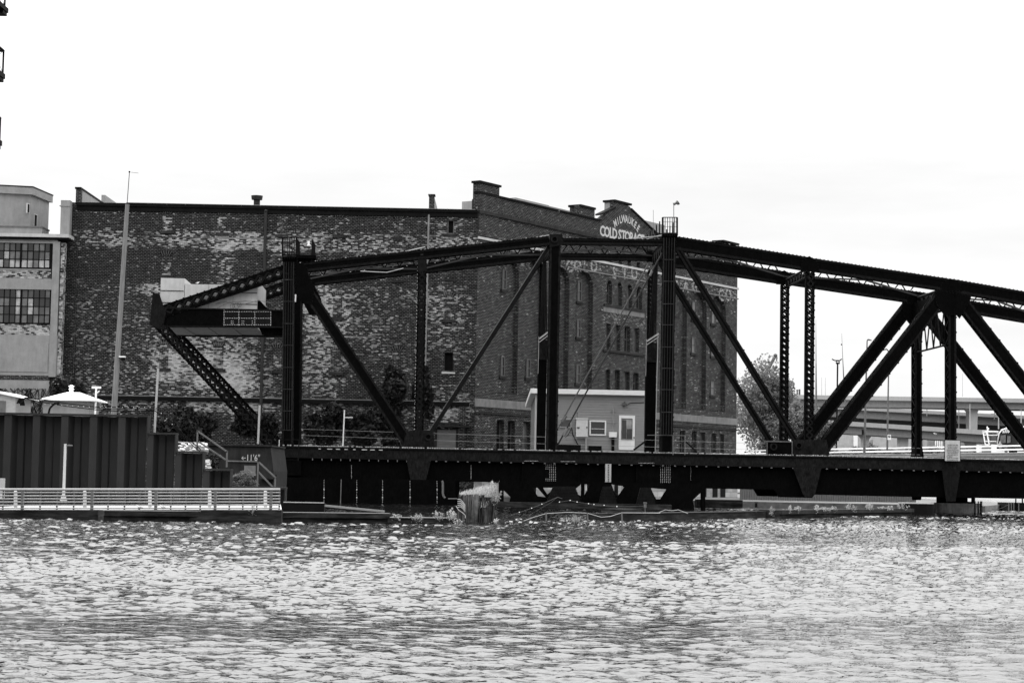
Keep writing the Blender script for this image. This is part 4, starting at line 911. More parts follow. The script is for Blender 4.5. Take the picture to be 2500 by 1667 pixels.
for y, r in ((1194.5, .042), (1202, .022), (1210, .022), (1217.5, .022), (1225, .022), (1233, .022), (1240, .022)):
    m = MB(); m.tube(YR.P(-120, y), YR.P(684, y), r, 8); m.obj('rail', M['galv'], rl, smooth=False)
for i, (x, lb_) in enumerate([(38, 'pale bollard behind the railing, leftmost of five'), (207, 'pale bollard behind the railing, just right of the short lamp post'), (366, 'pale bollard behind the railing, beside the standing gulls'), (512, 'pale bollard behind the railing under the low steps of the sheet wall'), (648, 'pale bollard behind the railing, rightmost of five')]):
    pl = YP(68.5); t = thing('bollard', lb_, 'bollard', tuple(pl.P(x, 1242)), 'bollards along the riverwalk')
    a = pl.P(x, 1200); b = pl.P(x, 1242); m = MB(); m.tube(b, a, .062, 14, .06); m.obj('shaft', M['offwhite'] if i > 1 else M['galv'], t); m = MB(); m.ball(a, .06, .06, .04, 12); m.obj('cap', M['offwhite'], t)
pl = YP(71); t = thing('lamp_post', 'short white lamp post with a small side arm in front of the sheet wall', 'lamp post', tuple(pl.P(155, 1221)))
m = MB(); m.tube(pl.P(155, 1219), pl.P(159.5, 1083), .052, 12, .045); m.obj('pole', M['offwhite'], t); m = MB(); m.tube(pl.P(155, 1222), pl.P(155, 1207), .13, 12, .06); m.obj('base', M['galv'], t)
m = MB(); m.tube(pl.P(162, 1088), pl.P(170, 1086), .02, 6); m.tube(pl.P(168, 1087), pl.P(177, 1087.5), .035, 8, .02); m.obj('lamp_arm', M['galvd'], t)
m = MB(); m.fbox(YP(70), -14, 1167, 5, 1216, .4, 0); t = tag(m.obj('utility_box', M['galv']), 'pale cabinet cut by the left edge behind the railing', 'cabinet')
# ---------------- stepped sheet pile wall
YS = YP(78); sw = thing('sheet_pile_wall', 'dark grey corrugated steel sheet wall stepping down to the right', 'retaining wall', tuple(YS.P(200, 1240)))
steps = [(-120, 360, 1013), (360, 428, 1060), (428, 495, 1105), (495, 562, 1148), (562, 695, 1192)]
per = 69.5/F*78; X0 = YS.P(12, 1100).x
def prof(x):
    f = ((x-X0)/per) % 1.0
    pts = [(0, .0), (.20, .0), (.30, .55), (.52, .62), (.54, .54), (.57, .62), (.84, .58), (.94, 0), (1.0, 0)]
    for (a, u), (b, v) in zip(pts, pts[1:]):
        if a <= f <= b: return u+(v-u)*(f-a)/(b-a+1e-9)
    return 0
for i, (xa, xb, y) in enumerate(steps):
    A, B = YS.P(xa, y), YS.P(xb, y); z1 = YS.P((xa+xb)/2, y+(.0185*0)).z
    n = int((B.x-A.x)/.02); m = MB(); vs = []
    for k in range(n+1):
        x = A.x+(B.x-A.x)*k/n; q = prof(x); vs += [V((x, 78+q, -1)), V((x, 78+q, z1-.01))]
    m.add(vs, [(2*k, 2*k+2, 2*k+3, 2*k+1) for k in range(n)])
    m.obj('sheet_panel', M['sheet'], sw)
    m = MB(); m.box(A.x+(.0 if i == 0 else .045), B.x+.04, 77.93, 78.6, z1-.0, z1+.07); m.box(B.x, B.x+.04, 77.95, 78.5, -1 if i == 4 else z1-.8, z1-.002); m.obj('wall_cap', M['sheet'], sw)
    yb_ = 112 if i == 0 else 80.5; g_ = MB(); plan(g_, [(A.x if i else A.x-60, 78.75), (gx(xb-6, 78.7), 78.75), (gx(xb-6, yb_), yb_), (gx(xa, yb_) if i else -90, yb_)], -1, z1-.25)
    o = g_.obj('terrace' if i == 0 else 'bank', M['ground'], kind='structure')
# gravel bank and concrete abutment
YA = YP(98)
ab = thing('concrete_abutment', 'dark stained concrete abutment with a chalked arrow and clearance figure', 'abutment', tuple(YA.P(590, 1180)))
m = MB(); m.ppoly(YA, [(508, 1088), (660, 1088), (668, 1150), (664, 1230), (508, 1230)], 6, 0); m.obj('wall', conc('abutment_concrete', .022, .45, .4), ab)
m = MB(); m.fbox(YA, 505, 1085, 664, 1088.5, 6, -.15); m.fbox(YA, 633, 1158, 676, 1169, 1, -.6); m.obj('top_slab', M['concd'], ab)
m = MB(); m.fbox(YA, 596, 1136, 624, 1159, .03, -.03); m.fbox(YA, 556, 1124, 628, 1127, .05, -.08); m.obj('pale_patch', M['stoneband'], ab)
m = MB(); u, z = YA.uz(607, 1124); text_mb(m, '11\'6"', YA, u+.22, z, .3, -.035, .8, bold=.01)
m.tube(YA.P(590, 1118, -.04), YA.P(600, 1117.5, -.04), .02, 4); m.tube(YA.P(590, 1118, -.04), YA.P(594, 1114, -.04), .02, 4); m.tube(YA.P(590, 1118, -.04), YA.P(595, 1122, -.04), .02, 4); m.obj('chalk_marks', M['conc'], ab)
YB = YP(82)
for k, (poly, lab) in enumerate([([(428, 1076), (505, 1082), (505, 1110), (428, 1110)], 'sunlit white rubble slope above the second wall step'), ([(495, 1118), (512, 1126), (516, 1150), (495, 1150)], 'sunlit white rubble slope beside the third wall step')]):
    m = MB(); cx = sum(p[0] for p in poly)/4; yy = [p[1] for p in poly]
    for i in range(90 if k == 0 else 50):
        x = random.uniform(poly[0][0], poly[1][0]); y = random.uniform(min(yy)+8, max(yy)); c = YB.P(x, y, random.uniform(0, 1.2)+(max(yy)-y)*.03); s = random.uniform(.03, .09); m.obox(c, V((s, s*.3, 0)), V((-s*.2, s, s*.4)), V((0, -s*.3, s*.7)))
    tag(m.obj('rubble', M['conc']), lab, 'rubble', kind='stuff')
def handrail(label, pl, segs, name='stair_handrail', r=.028, mt='galvd'):
    t = thing(name, label, 'handrail', tuple(pl.P(*segs[0][0])))
    for a, b, kind in segs: m = MB(); m.bar(pl.P(*a), pl.P(*b), r*2.2, r*2.2, pl.n); m.obj(kind, M[mt], t)
pl = YP(80.5)
handrail('grey stair handrail sloping down above the middle wall steps', pl, [((482, 1050), (481, 1100), 'post'), ((554, 1101), (553, 1140), 'post'), ((482, 1052), (555, 1103), 'rail'), ((485, 1078), (551, 1122), 'rail')])
handrail('grey stair handrail sloping down just left of the bridge end', pl, [((630, 1127), (628, 1188), 'post'), ((672, 1165), (671, 1191), 'post'), ((632, 1128), (673, 1166), 'rail'), ((631, 1152), (667, 1190), 'rail')])
handrail('two pale horizontal pipes beyond the second wall step', YP(90), [((428, 1079), (500, 1081), 'rail'), ((436, 1087), (496, 1089), 'rail'), ((430, 1098), (478, 1095), 'rail')], name='pipe_rail', mt='offwhite')
# ---------------- huts, poles, cables behind the wall
pl = YP(95); ht = thing('pyramid_roof_hut', 'small grey hut with bright white hipped roof and vent above the sheet wall', 'hut', tuple(pl.P(160, 1015)))
A, B = pl.P(105, 990), pl.P(218, 990); z0, z1 = 2.5, pl.P(160, 975.5).z; m = MB(); m.box(A.x, B.x, 95, 97.2, z0, z1); m.obj('wall', M['concg'], ht)
A, B = pl.P(100, 976), pl.P(222, 976); zr_ = pl.P(165, 955).z; a_, b_ = pl.P(151, 960).x, pl.P(183, 960).x
m = MB(); q = [V((A.x, 94.7, z1)), V((B.x+.3, 94.7, z1)), V((B.x+.3, 97.5, z1)), V((A.x, 97.5, z1))]; r_ = [V((a_, 96.1, zr_)), V((b_, 96.1, zr_))]
m.add(q+r_+[p-V((0, 0, .05)) for p in q], [(0, 1, 5, 4), (1, 2, 5), (2, 3, 4, 5), (3, 0, 4), (0, 6, 7, 1), (1, 7, 8, 2), (2, 8, 9, 3), (3, 9, 6, 0), (9, 8, 7, 6)]); m.obj('roof', M['white'], ht)
c = V((pl.P(167.5, 950).x, 95.6, 0)); m = MB(); zz = lambda y: pl.P(167, y).z
m.tube(c+V((0, 0, zz(962))), c+V((0, 0, zz(942))), .1, 12); m.tube(c+V((0, 0, zz(949.5))), c+V((0, 0, zz(948))), .14, 12); m.tube(c+V((0, 0, zz(942))), c+V((0, 0, zz(938))), .16, 12, .03); m.obj('roof_vent', M['white'], ht)
t = thing('shed', 'grey shed with a low sloping roof at the left edge above the sheet wall', 'shed', tuple(pl.P(15, 1012)))
m = MB(); m.prism([pl.P(-80, 950), pl.P(38, 968), pl.P(38, 1020), pl.P(-80, 1020)], V((0, 3, 0))); m.obj('wall', M['galv'], t)
m = MB(); m.prism([pl.P(-80, 945, -.2), pl.P(0, 955, -.2), pl.P(53, 970, -.2), pl.P(53, 972, -.2), pl.P(0, 961, -.2), pl.P(-80, 951, -.2)], V((0, 3.5, 0))); m.obj('roof', M['white'], t)
m = MB(); m.fbox(pl, -20, 978, 13, 1015, .03, -.04); m.obj('door', M['galvd'], t)
m = MB(); m.fbox(pl, 224, 943, 246, 948, .1, 0); m.tube(pl.P(235, 948), pl.P(232, 1014), .05); m.tube(pl.P(237, 959), pl.P(243, 954), .03); tag(m.obj('sign_post', M['white']), 'white T shaped post beside the hipped roof hut', 'post')
pl = YP(112); t = thing('utility_pole', 'tall leaning wooden utility pole topped by a thin whip aerial', 'utility pole', tuple(pl.P(277, 1014)))
m = MB(); m.tube(pl.P(276, 1040), pl.P(311, 499), .17, 12, .115); m.obj('shaft', M['pole'], t)
m = MB(); m.tube(pl.P(310, 502), pl.P(316, 421), .022); m.ball(pl.P(316, 420), .055, k=8); m.tube(pl.P(320, 421), pl.P(338, 423), .01); m.obj('whip_aerial', M['black'], t)
m = MB(); m.fbox(pl, 290, 869, 305, 872, .3, -.2); m.obj('floodlight', M['white'], t); m = MB(); m.fbox(pl, 296, 872, 304, 880, .25, -.15); m.obj('floodlight_body', M['black'], t)
for x0, y0, x1, y1, Y_, lb_, w_ in ((386, 899, 377, 1062, 80, 'plain grey metal pole rising behind the second wall step', .045), (634, 989, 630, 1083, 96.5, 'short pale pole in front of the dark bushes left of the bridge end', .05), (841, 1000, 837, 1090, 122, 'thin white pole with a small comb aerial on the bridge deck', .04)):
    pl = YP(Y_); m = MB(); m.tube(pl.P(x1, y1), pl.P(x0, y0), w_, 8)
    if x0 == 841:
        m.tube(pl.P(841, 1019), pl.P(861, 1019), .02)
        for k in range(6): m.tube(pl.P(845+k*3, 1017), pl.P(845+k*3, 1021), .012)
    tag(m.obj('metal_pole', M['galv'] if x0 != 841 else M['white']), lb_, 'pole')
m = MB()
for k, dy in enumerate((0, 3, 7)):
    P_ = [(50, 978+dy), (62, 970+dy*.3), (100, 974+dy), (160, 984+dy), (235, 993+dy), (300, 994+dy*1.5), (378, 993+dy*1.3), (400, 1010+dy), (430, 1042+dy), (465, 1075+dy), (492, 1098+dy)]; m.path([YP(79-.1*k).P(*q) for q in P_], .018 if k != 1 else .012)
for x in (48, 52, 56): m.path([YP(79).P(x-6, 985), YP(79).P(x, 972), YP(79).P(x+3, 990)], .035)
m.path([YP(79).P(118, 1012), YP(79).P(122, 996), YP(79).P(132, 986), YP(79).P(145, 984)], .045)
m.mi = 1
for i in range(24): x = 110+i*13.5; m.ball(YP(78.8).P(x, 980+min(x, 240)*.06 if x < 378 else 993+(x-378)*1.0), .02, k=6)
tag(m.obj('cable_bundle', [M['black'], M['offwhite']]), 'sagging black cable bundle running past the huts and down the steps', 'cables')
# ---------------- dark bushes against the warehouse
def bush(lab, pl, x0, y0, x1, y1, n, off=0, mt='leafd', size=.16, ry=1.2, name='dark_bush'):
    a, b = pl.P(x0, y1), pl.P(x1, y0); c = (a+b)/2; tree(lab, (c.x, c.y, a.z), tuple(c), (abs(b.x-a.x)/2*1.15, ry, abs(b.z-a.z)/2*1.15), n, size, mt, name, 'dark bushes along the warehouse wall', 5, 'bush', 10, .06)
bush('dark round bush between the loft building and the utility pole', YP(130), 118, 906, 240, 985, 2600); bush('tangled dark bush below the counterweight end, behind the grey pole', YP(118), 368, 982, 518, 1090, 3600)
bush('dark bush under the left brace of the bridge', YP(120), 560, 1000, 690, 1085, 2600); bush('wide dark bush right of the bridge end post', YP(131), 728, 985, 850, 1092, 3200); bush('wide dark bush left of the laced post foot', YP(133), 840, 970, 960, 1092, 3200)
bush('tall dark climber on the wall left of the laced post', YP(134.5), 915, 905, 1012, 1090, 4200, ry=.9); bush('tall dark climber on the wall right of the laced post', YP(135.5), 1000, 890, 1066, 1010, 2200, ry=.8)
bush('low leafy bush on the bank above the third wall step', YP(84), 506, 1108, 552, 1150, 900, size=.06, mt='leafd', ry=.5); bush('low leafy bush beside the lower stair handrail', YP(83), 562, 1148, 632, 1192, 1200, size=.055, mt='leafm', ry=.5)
m = MB(); vr = random.Random(3)
for i in range(60):
    x, y = vr.uniform(-20, 122), 1010; p = LB.P(x, y, -.02); a_ = vr.uniform(-.5, .5)
    for j in range(8):
        q = p+V((a_*.3+vr.uniform(-.15, .15), 0, .22)); m.tube(p, q, .02, 4); p = q; a_ += vr.uniform(-.3, .3)
        if p.z > zat(60, 935, 136): break
tag(m.obj('bare_vines', M['black']), 'web of dark bare vines on the pale base of the loft building', 'vines', kind='stuff')
# parts of the warehouse near the corner
m = MB(); m.fbox(WL, 1067, 1049, 1113, 1096, .05, -.05); dr = m.obj('loading_door', plain('grey_loading_door', .12, .25, 4, sc=(.3, 3, 1)), wh)
m = MB(); m.fbox(WL, 1062, 1045, 1067, 1096, .1, -.1); m.fbox(WL, 1113, 1045, 1120, 1096, .1, -.1); m.fbox(WL, 1055, 1038, 1147, 1042, .4, -.4); m.fbox(WL, 1052, 1031, 1130, 1035, .3, -.3); m.obj('door_frame', M['concd'], wh)
# ---------------- bridge tender's house
SB = BP(131); bh = thing('bridge_tender_house', 'small grey lap sided house with white fascia standing behind the bridge', 'house', tuple(SB.P(1440, 1104)))
u0, u1 = SB.uz(1308, 1000)[0], SB.uz(1574, 1000)[0]; zt = SB.uz(1440, 962)[1]; zb = SB.uz(1440, 1108)[1]; lap = 6.3/F*131
m = MB(); m.pbox(SB, u0, u1, zb, zt, .03, 5.2); k = int((zt-zb)/lap)
for i in range(k):
    z0 = zt-(i+1)*lap
    for (ua, ub, front) in ((u0-.0, u1, True),):
        p = [SB.W(ua, z0, -.01), SB.W(ub, z0, -.01), SB.W(ub, z0+lap, .025), SB.W(ua, z0+lap, .025)]; m.quad(*p); m.quad(SB.W(ua, z0, .03), SB.W(ub, z0, .03), p[1], p[0])
    p = [SB.W(u0-.04, z0, .0), SB.W(u0-.04, z0, 5.2), SB.W(u0-.01, z0+lap, 5.2), SB.W(u0-.01, z0+lap, .0)]; m.quad(*p[::-1])
m.obj('siding', M['siding'], bh)
m = MB(); m.pbox(SB, u0-.06, u0+.06, zb, zt, -.03, .05); m.obj('corner_trim', M['offwhite'], bh)
m = MB(); za, zc = SB.uz(1440, 963)[1], SB.uz(1440, 952)[1]; ul = SB.uz(1295, 955)[0]; m.prism([SB.W(ul, za, -.3), SB.W(ul, zc, -.3), SB.W(ul, zc-.75, 6), SB.W(ul, za-.75, 6)], SB.u*(u1-ul+.05)); m.obj('roof', M['white'], bh)
m = MB(); m.pbox(SB, ul-.01, u1+.06, za, zc+.02, -.36, -.3); m.obj('fascia', M['white'], bh)
def fr(pl, x0, y0, x1, y1, off, w_, mt, par, nm, inner, sub='pane', mul=()):
    m = MB(); m.fbox(pl, x0, y0, x1, y0+w_, .06, off); m.fbox(pl, x0, y1-w_, x1, y1, .06, off); m.fbox(pl, x0, y0+w_, x0+w_, y1-w_, .06, off); m.fbox(pl, x1-w_, y0+w_, x1, y1-w_, .06, off)
    for y in mul: m.fbox(pl, x0+w_, y, x1-w_, y+1, .05, off+.01)
    o = m.obj(nm, mt, par); m = MB(); m.fbox(pl, x0+w_, y0+w_, x1-w_, y1-w_, .02, off+.035); m.obj(sub, inner, o); return o
fr(SB, 1439, 1026, 1480, 1063, -.09, 3.4, M['white'], bh, 'window', M['glass'], mul=(1046,)); fr(SB, 1366, 1022, 1395, 1044, -.09, 2.4, M['galv'], bh, 'window', M['glass4'])
m = MB(); m.fbox(SB, 1511, 1014, 1550, 1098, .08, -.1); do = m.obj('door', M['white'], bh); fr(SB, 1517, 1021, 1544, 1073, -.14, 1.4, M['galvd'], do, 'door_window', M['glass3'], mul=(1046,))
m = MB(); m.fbox(SB, 1519, 1025, 1529, 1070, .02, -.13); m.fbox(SB, 1530, 1048, 1542, 1071, .02, -.13); m.obj('reflection_panel', M['glass4'], do)
m = MB(); m.fbox(SB, 1547, 1066, 1549, 1070, .05, -.16); m.obj('door_handle', M['black'], do)
m = MB(); m.fbox(SB, 1519, 984, 1530, 989, .25, -.25); m.fbox(SB, 1523, 980, 1527, 984, .1, -.1); m.obj('wall_lamp', M['galvd'], bh); m = MB(); m.path([SB.P(1530, 988, -.05), SB.P(1541, 983, -.05), SB.P(1572, 982, -.05)], .02); m.obj('lamp_cable', M['black'], bh)
m = MB(); m.tube(SB.P(1497, 992, -.08), SB.P(1497, 1055, -.08), .03)
for y in (1004, 1032): m.tube(SB.P(1490, y, -.06), SB.P(1504, y, -.06), .02)
m.obj('conduit', M['galv'], bh); m = MB(); m.fbox(SB, 1487, 1054, 1506, 1067, .2, -.25); m.obj('meter_box', M['white'], bh)
for q in ((1493, 1067, 1500, 1102, .1, -.2), (1437, 1088, 1469, 1104, .3, -.35), (1360, 1084, 1418, 1104, .3, -.4)): m = MB(); m.fbox(SB, *q); m.obj('base_box', M['black'], bh)
m = MB(); m.path([SB.P(1395, 1043, -.1), SB.P(1399, 1062, -.1), SB.P(1408, 1080, -.1), SB.P(1417, 1102, -.1)], .03); m.path([SB.P(1380, 1068, -.1), SB.P(1388, 1060, -.1), SB.P(1394, 1048, -.1)], .02); m.obj('cable', M['black'], bh)
m = MB(); m.pbox(SB, u0-.3, u1+.3, zb-.25, zb, -.6, 5.6)
for u in np.linspace(u0, u1, 5):
    for o_ in (0, 5): m.pbox(SB, u-.12, u+.12, .3, zb-.25, o_, o_+.25)
m.obj('platform', M['tar'], bh)
ec = thing('electrical_cabinet', 'rust spotted pale electrical cabinet against the grey lap sided house', 'cabinet', tuple(SB.P(1420, 1068, -.4)))
g = G('spotted_cabinet_paint'); q = g.noise(9, (1, 1, 1), 3, .6); M['cab'] = g.done(g.rng(q, .66, .72, .6, .12), .6, .3)
m = MB(); m.fbox(SB, 1407, 1022, 1435, 1066, .3, -.4); m.fbox(SB, 1406, 1020, 1436, 1023, .36, -.44); m.obj('box', M['cab'], ec); m = MB(); m.fbox(SB, 1409, 1042, 1415, 1045, .04, -.44); m.fbox(SB, 1432, 1041, 1434, 1045, .03, -.44); m.obj('latch', M['black'], ec); m = MB(); m.fbox(SB, 1429, 1066, 1433, 1102, .1, -.3); m.obj('leg', M['galv'], ec)
m = MB(); m.tube(SB.P(1409, 1020, -.3), SB.P(1409, 1009, -.3), .02); m.ball(SB.P(1409, 1008, -.3), .05); m.obj('beacon', M['galvd'], ec)
# ---------------- corrugated bank wall
YC = YP(150); cwt = thing('corrugated_fence', 'grey ribbed metal bank wall on a concrete base, seen under the bridge', 'wall', tuple(YC.P(2000, 1238)))
A, B = YC.P(1806, 1200), YC.P(2236, 1200); n = 412; m = MB(); zb_, zt_ = YC.P(2000, 1228).z, YC.P(2000, 1165).z; vs = []
for k in range(n+1): x = A.x+(B.x-A.x)*k/n; q = .05*(1 if (k//2) % 2 else -1); vs += [V((x, 150+q, zb_)), V((x, 150+q, zt_))]
m.add(vs, [(2*k, 2*k+2, 2*k+3, 2*k+1) for k in range(n)]); m.obj('ribbed_sheet', plain('ribbed_grey_sheet', .17, .12, 1, .6), cwt)
m = MB(); m.box(A.x-.5, B.x, 149.7, 150.4, -.4, zb_-.003); m.obj('base', M['concg'], cwt)
# ---------------- road bridge behind on the right
RB = twop(1800, 238, 2500, 180)
def rbx(mb, x0, x1, ya0, yb0, hpx0, hpx1, t, off=0):   # band whose top runs from (1800,ya0) to (2500,yb0)
    A, B = RB.P(1800, ya0), RB.P(2500, yb0); ua, ub = RB.uz(x0, 1100)[0], RB.uz(x1, 1100)[0]; z = (A.z+B.z)/2; h = hpx1/F*205; mb.pbox(RB, ua, ub, z-h, z, off, off+t)
zc_ = RB.P(2300, 1108).z
m = MB(); ua, ub = RB.uz(1560, 1100)[0], RB.uz(2900, 1100)[0]; m.pbox(RB, ua, ub, zc_-.9, zc_-.16, 0, 14); m.obj('road', M['asphalt'], kind='structure')
pr = thing('road_parapet', 'concrete parapet with two tube rails along the road behind the bridge', 'parapet', tuple(RB.P(2300, 1118)))
m = MB(); m.pbox(RB, ua, ub, zc_-.7, zc_, -.35, -.01); m.mi = 1; m.pbox(RB, ua, ub, zc_-.0, zc_+.05, -.42, .0); m.mi = 2; m.pbox(RB, RB.uz(2272, 1100)[0], ub, zc_-.75, zc_-.22, -.39, -.352); m.obj('kerb_wall', [M['concg'], M['conc'], brick('parapet_panels', .32, .32, .3, .1, 1, ramp=[(0, .05), (1, .14)], mortar=.03, msz=.03)], pr)
zr1, zr2 = RB.P(2300, 1091).z, RB.P(2300, 1099.5).z
for z in (zr1, zr2): m = MB(); m.pbox(RB, ua, ub, z-.08, z+.06, -.2, -.08); m.obj('rail', M['white'], pr)
for x in (1700, 1760, 1821, 1885, 1950, 2016, 2081, 2147, 2215, 2284, 2332, 2380, 2458, 2540): u = RB.uz(x, 1100)[0]; m = MB(); m.pbox(RB, u-.13, u+.13, zc_+.05, zr1-.08, -.16, .0); m.obj('post', M['galvd'], pr)
# ---------------- bus with number
bs = thing('city_bus', 'dark city bus with a pale rounded roof and roof number, partly hidden by a diagonal', 'bus', tuple(RB.P(2465, 1100, 4)))
BU = Pl(RB.n, RB.d+4); z0 = zc_-.1; S_ = lambda x, y, o=0: BU.P(x, y, o)
m = MB(); m.ppoly(BU, [(2433, 1100), (2434, 1080), (2439, 1058), (2446, 1049), (2460, 1045), (2620, 1043), (2620, 1100)], 2.6); m.obj('body', plain('dark_bus_paint', .006, .2, rough=.4, spec=.2), bs)
m = MB(); m.ppoly(BU, [(2438, 1057), (2445, 1047), (2460, 1043), (2620, 1041), (2620, 1043.5), (2462, 1045), (2448, 1048.5), (2439.5, 1059), (2435, 1084), (2433.5, 1084)], 2.7, -.08); m.obj('roof_edge', M['white'], bs)
for q in ([(2443, 1063), (2455, 1061), (2455, 1080), (2440, 1082)], [(2459, 1064), (2467, 1064), (2467, 1080), (2459, 1081)], [(2484, 1070), (2490, 1072), (2496, 1082), (2485, 1083)]): m = MB(); m.ppoly(BU, q, .03, -.05); m.obj('window', M['glass2'], bs)
m = MB(); u, z = BU.uz(2458.5, 1056); text_mb(m, '5335', BU, u, z, .34, -.12, 1.3, bold=.02); m.obj('roof_number', M['white'], bs)
m = MB(); m.fbox(BU, 2456, 1037, 2461, 1044, .5, .2); m.fbox(BU, 2461, 1040, 2480, 1044, 1.5, .3); m.obj('roof_unit', M['white'], bs); m = MB(); m.tube(S_(2427, 1062, -.3), S_(2429, 1072, -.3), .1); m.obj('mirror', M['offwhite'], bs)
for x in (2470, 2580): m = MB(); m.disc(S_(x, 1100, -.06), .5, BU.n, .3, 18); m.obj('wheel', M['black'], bs)
pe = thing('person', 'bus driver in a pale shirt sitting behind the side window', 'person', tuple(S_(2441, 1084, -.2)))
_v = [(2443, 1095, 0, .17), (2443, 1091, 0, .18), (2442.6, 1087, 0, .17), (2442.2, 1084, 0, .17), (2441.8, 1081.5, 0, .07), (2441.5, 1079.5, 0, .1), (2441.2, 1077, 0, .1), (2441.6, 1085.5, -.22, .06), (2438.5, 1088, -.3, .045), (2435.8, 1086.5, -.2, .035), (2441.6, 1085.5, .22, .06), (2438.5, 1088, .3, .045), (2435.8, 1086.5, .2, .035)]
_e = [(0, 1), (1, 2), (2, 3), (3, 4), (4, 5), (5, 6), (3, 7), (7, 8), (8, 9), (3, 10), (10, 11), (11, 12)]
_me = bpy.data.meshes.new('body'); _me.from_pydata([BU.P(x, y, -.45)+RB.n*o for x, y, o, r in _v], _e, []); _ob = bpy.data.objects.new('body', _me); COL.objects.link(_ob)
_sk = _ob.modifiers.new('skin', 'SKIN'); _ss = _ob.modifiers.new('sub', 'SUBSURF'); _ss.levels = _ss.render_levels = 1
if not _me.skin_vertices: _me.attributes
for _i, _q in enumerate(_me.skin_vertices[0].data if _me.skin_vertices else []): _q.radius = (_v[_i][3],)*2; _q.use_root = _i == 0
_me.materials.append(M['offwhite']); _ob.parent = pe; _ob.matrix_parent_inverse = INV[pe.name].copy()
gt = thing('gate_frame', 'pale leaning lattice gate frame left of the dark bus', 'gate', tuple(S_(2410, 1088)))
m = MB(); GP = Pl(RB.n, RB.d+3)
for a, b, w_ in (((2399, 1052), (2405, 1086), .09), ((2408, 1050), (2415, 1086), .16), ((2398, 1053), (2436, 1053), .1), ((2401, 1062), (2434, 1062), .06), ((2403, 1077), (2432, 1077), .06), ((2398, 1053), (2409, 1053), .2), ((2404, 1085), (2415, 1085), .1), ((2409, 1041), (2411, 1053), .1), ((2410, 1045), (2413, 1047), .12)): m.bar(GP.P(*a), GP.P(*b), w_, .08, GP.n)
m.obj('frame', M['white'], gt); m = MB(); m.fbox(GP, 2413, 1055, 2432, 1076, .05, .2); m.obj('screen', M['glass4'], gt)
m = MB(); m.fbox(RB, 2384, 1086, 2390, 1104, .3, 1); tag(m.obj('hydrant', M['white']), 'stubby white post behind the parapet left of the gate frame', 'post')
# ---------------- viaducts
def viaduct(lab, pa, pb, ya, yb, h1, h2, h3, wide=9, px0=1840, px1=2800):
    pl = twop(px0, pa, px1, pb); t = thing('highway_viaduct', lab, 'viaduct', tuple(pl.P(2300, (ya+yb)/2)), 'concrete highway viaducts'); n = pl.n; L_ = []
    A, B = pl.P(px0, ya), pl.P(px1, yb); k = (pa+pb)/2/F
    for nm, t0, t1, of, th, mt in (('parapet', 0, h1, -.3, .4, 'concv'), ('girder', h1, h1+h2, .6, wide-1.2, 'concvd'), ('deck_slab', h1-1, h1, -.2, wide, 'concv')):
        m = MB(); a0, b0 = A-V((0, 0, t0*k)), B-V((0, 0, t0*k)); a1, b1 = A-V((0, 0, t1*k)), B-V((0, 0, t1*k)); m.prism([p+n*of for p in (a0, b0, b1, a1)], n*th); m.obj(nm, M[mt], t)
    if h3: m = MB(); a0, b0 = A-V((0, 0, (h1+h2)*k)), B-V((0, 0, (h1+h2)*k)); z = V((0, 0, -h3*k)); m.prism([a0+n*2.5, b0+n*2.5, b0+z+n*2.5, a0+z+n*2.5], n*4); m.obj('girder', plain('shaded_underside', .05, .2), t)  # dark lower bar: shade of the underside put into its colour
    return t, pl
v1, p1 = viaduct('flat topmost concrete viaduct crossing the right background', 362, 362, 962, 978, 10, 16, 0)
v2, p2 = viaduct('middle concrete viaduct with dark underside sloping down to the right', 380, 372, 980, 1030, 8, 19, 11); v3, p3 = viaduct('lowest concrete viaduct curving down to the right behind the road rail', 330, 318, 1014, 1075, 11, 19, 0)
def vpier(v, pl, x, y0, w0, w1, y1=1110, cap=14):
    m = MB(); m.ppoly(pl, [(x-w0, y0), (x+w0, y0), (x+w0-1, y0+5), (x+w1, y0+cap), (x+w1-2, y1), (x-w1+2, y1), (x-w1, y0+cap), (x-w0+1, y0+5)], 3, 2); m.obj('pier', M['concv'], v)
vpier(v1, p1, 2377, 991, 17, 10); vpier(v3, p3, 2111, 1058, 17, 10); vpier(v3, p3, 2204, 1062, 15, 14); vpier(v3, p3, 2370, 1078, 15, 9)
car = p2.P(2136, 997, 2)
t = thing('van', 'pale van far away on the middle viaduct, just right of the grey street light', 'van', tuple(car)); m = MB(); m.ppoly(p2, [(2127, 1004), (2128, 998), (2131, 995.5), (2144, 995.5), (2145, 1004)], 2, 1); m.obj('body', M['offwhite'], t); m = MB(); m.fbox(p2, 2132, 997, 2143, 999, .1, .93); m.obj('windows', M['glass'], t)
t = thing('car', 'dark car roof just showing over the middle viaduct parapet near the right edge', 'car', tuple(p2.P(2424, 1012, 2))); m = MB(); m.ppoly(p2, [(2413, 1018), (2416, 1012), (2420, 1009.5), (2428, 1009.5), (2433, 1013), (2434, 1018)], 1.8, 1); m.obj('body', M['black'], t); m = MB(); m.ppoly(p2, [(2418, 1012.5), (2421, 1010.6), (2427, 1010.6), (2430, 1012.5)], .05, .93); m.obj('window', M['glass2'], t)
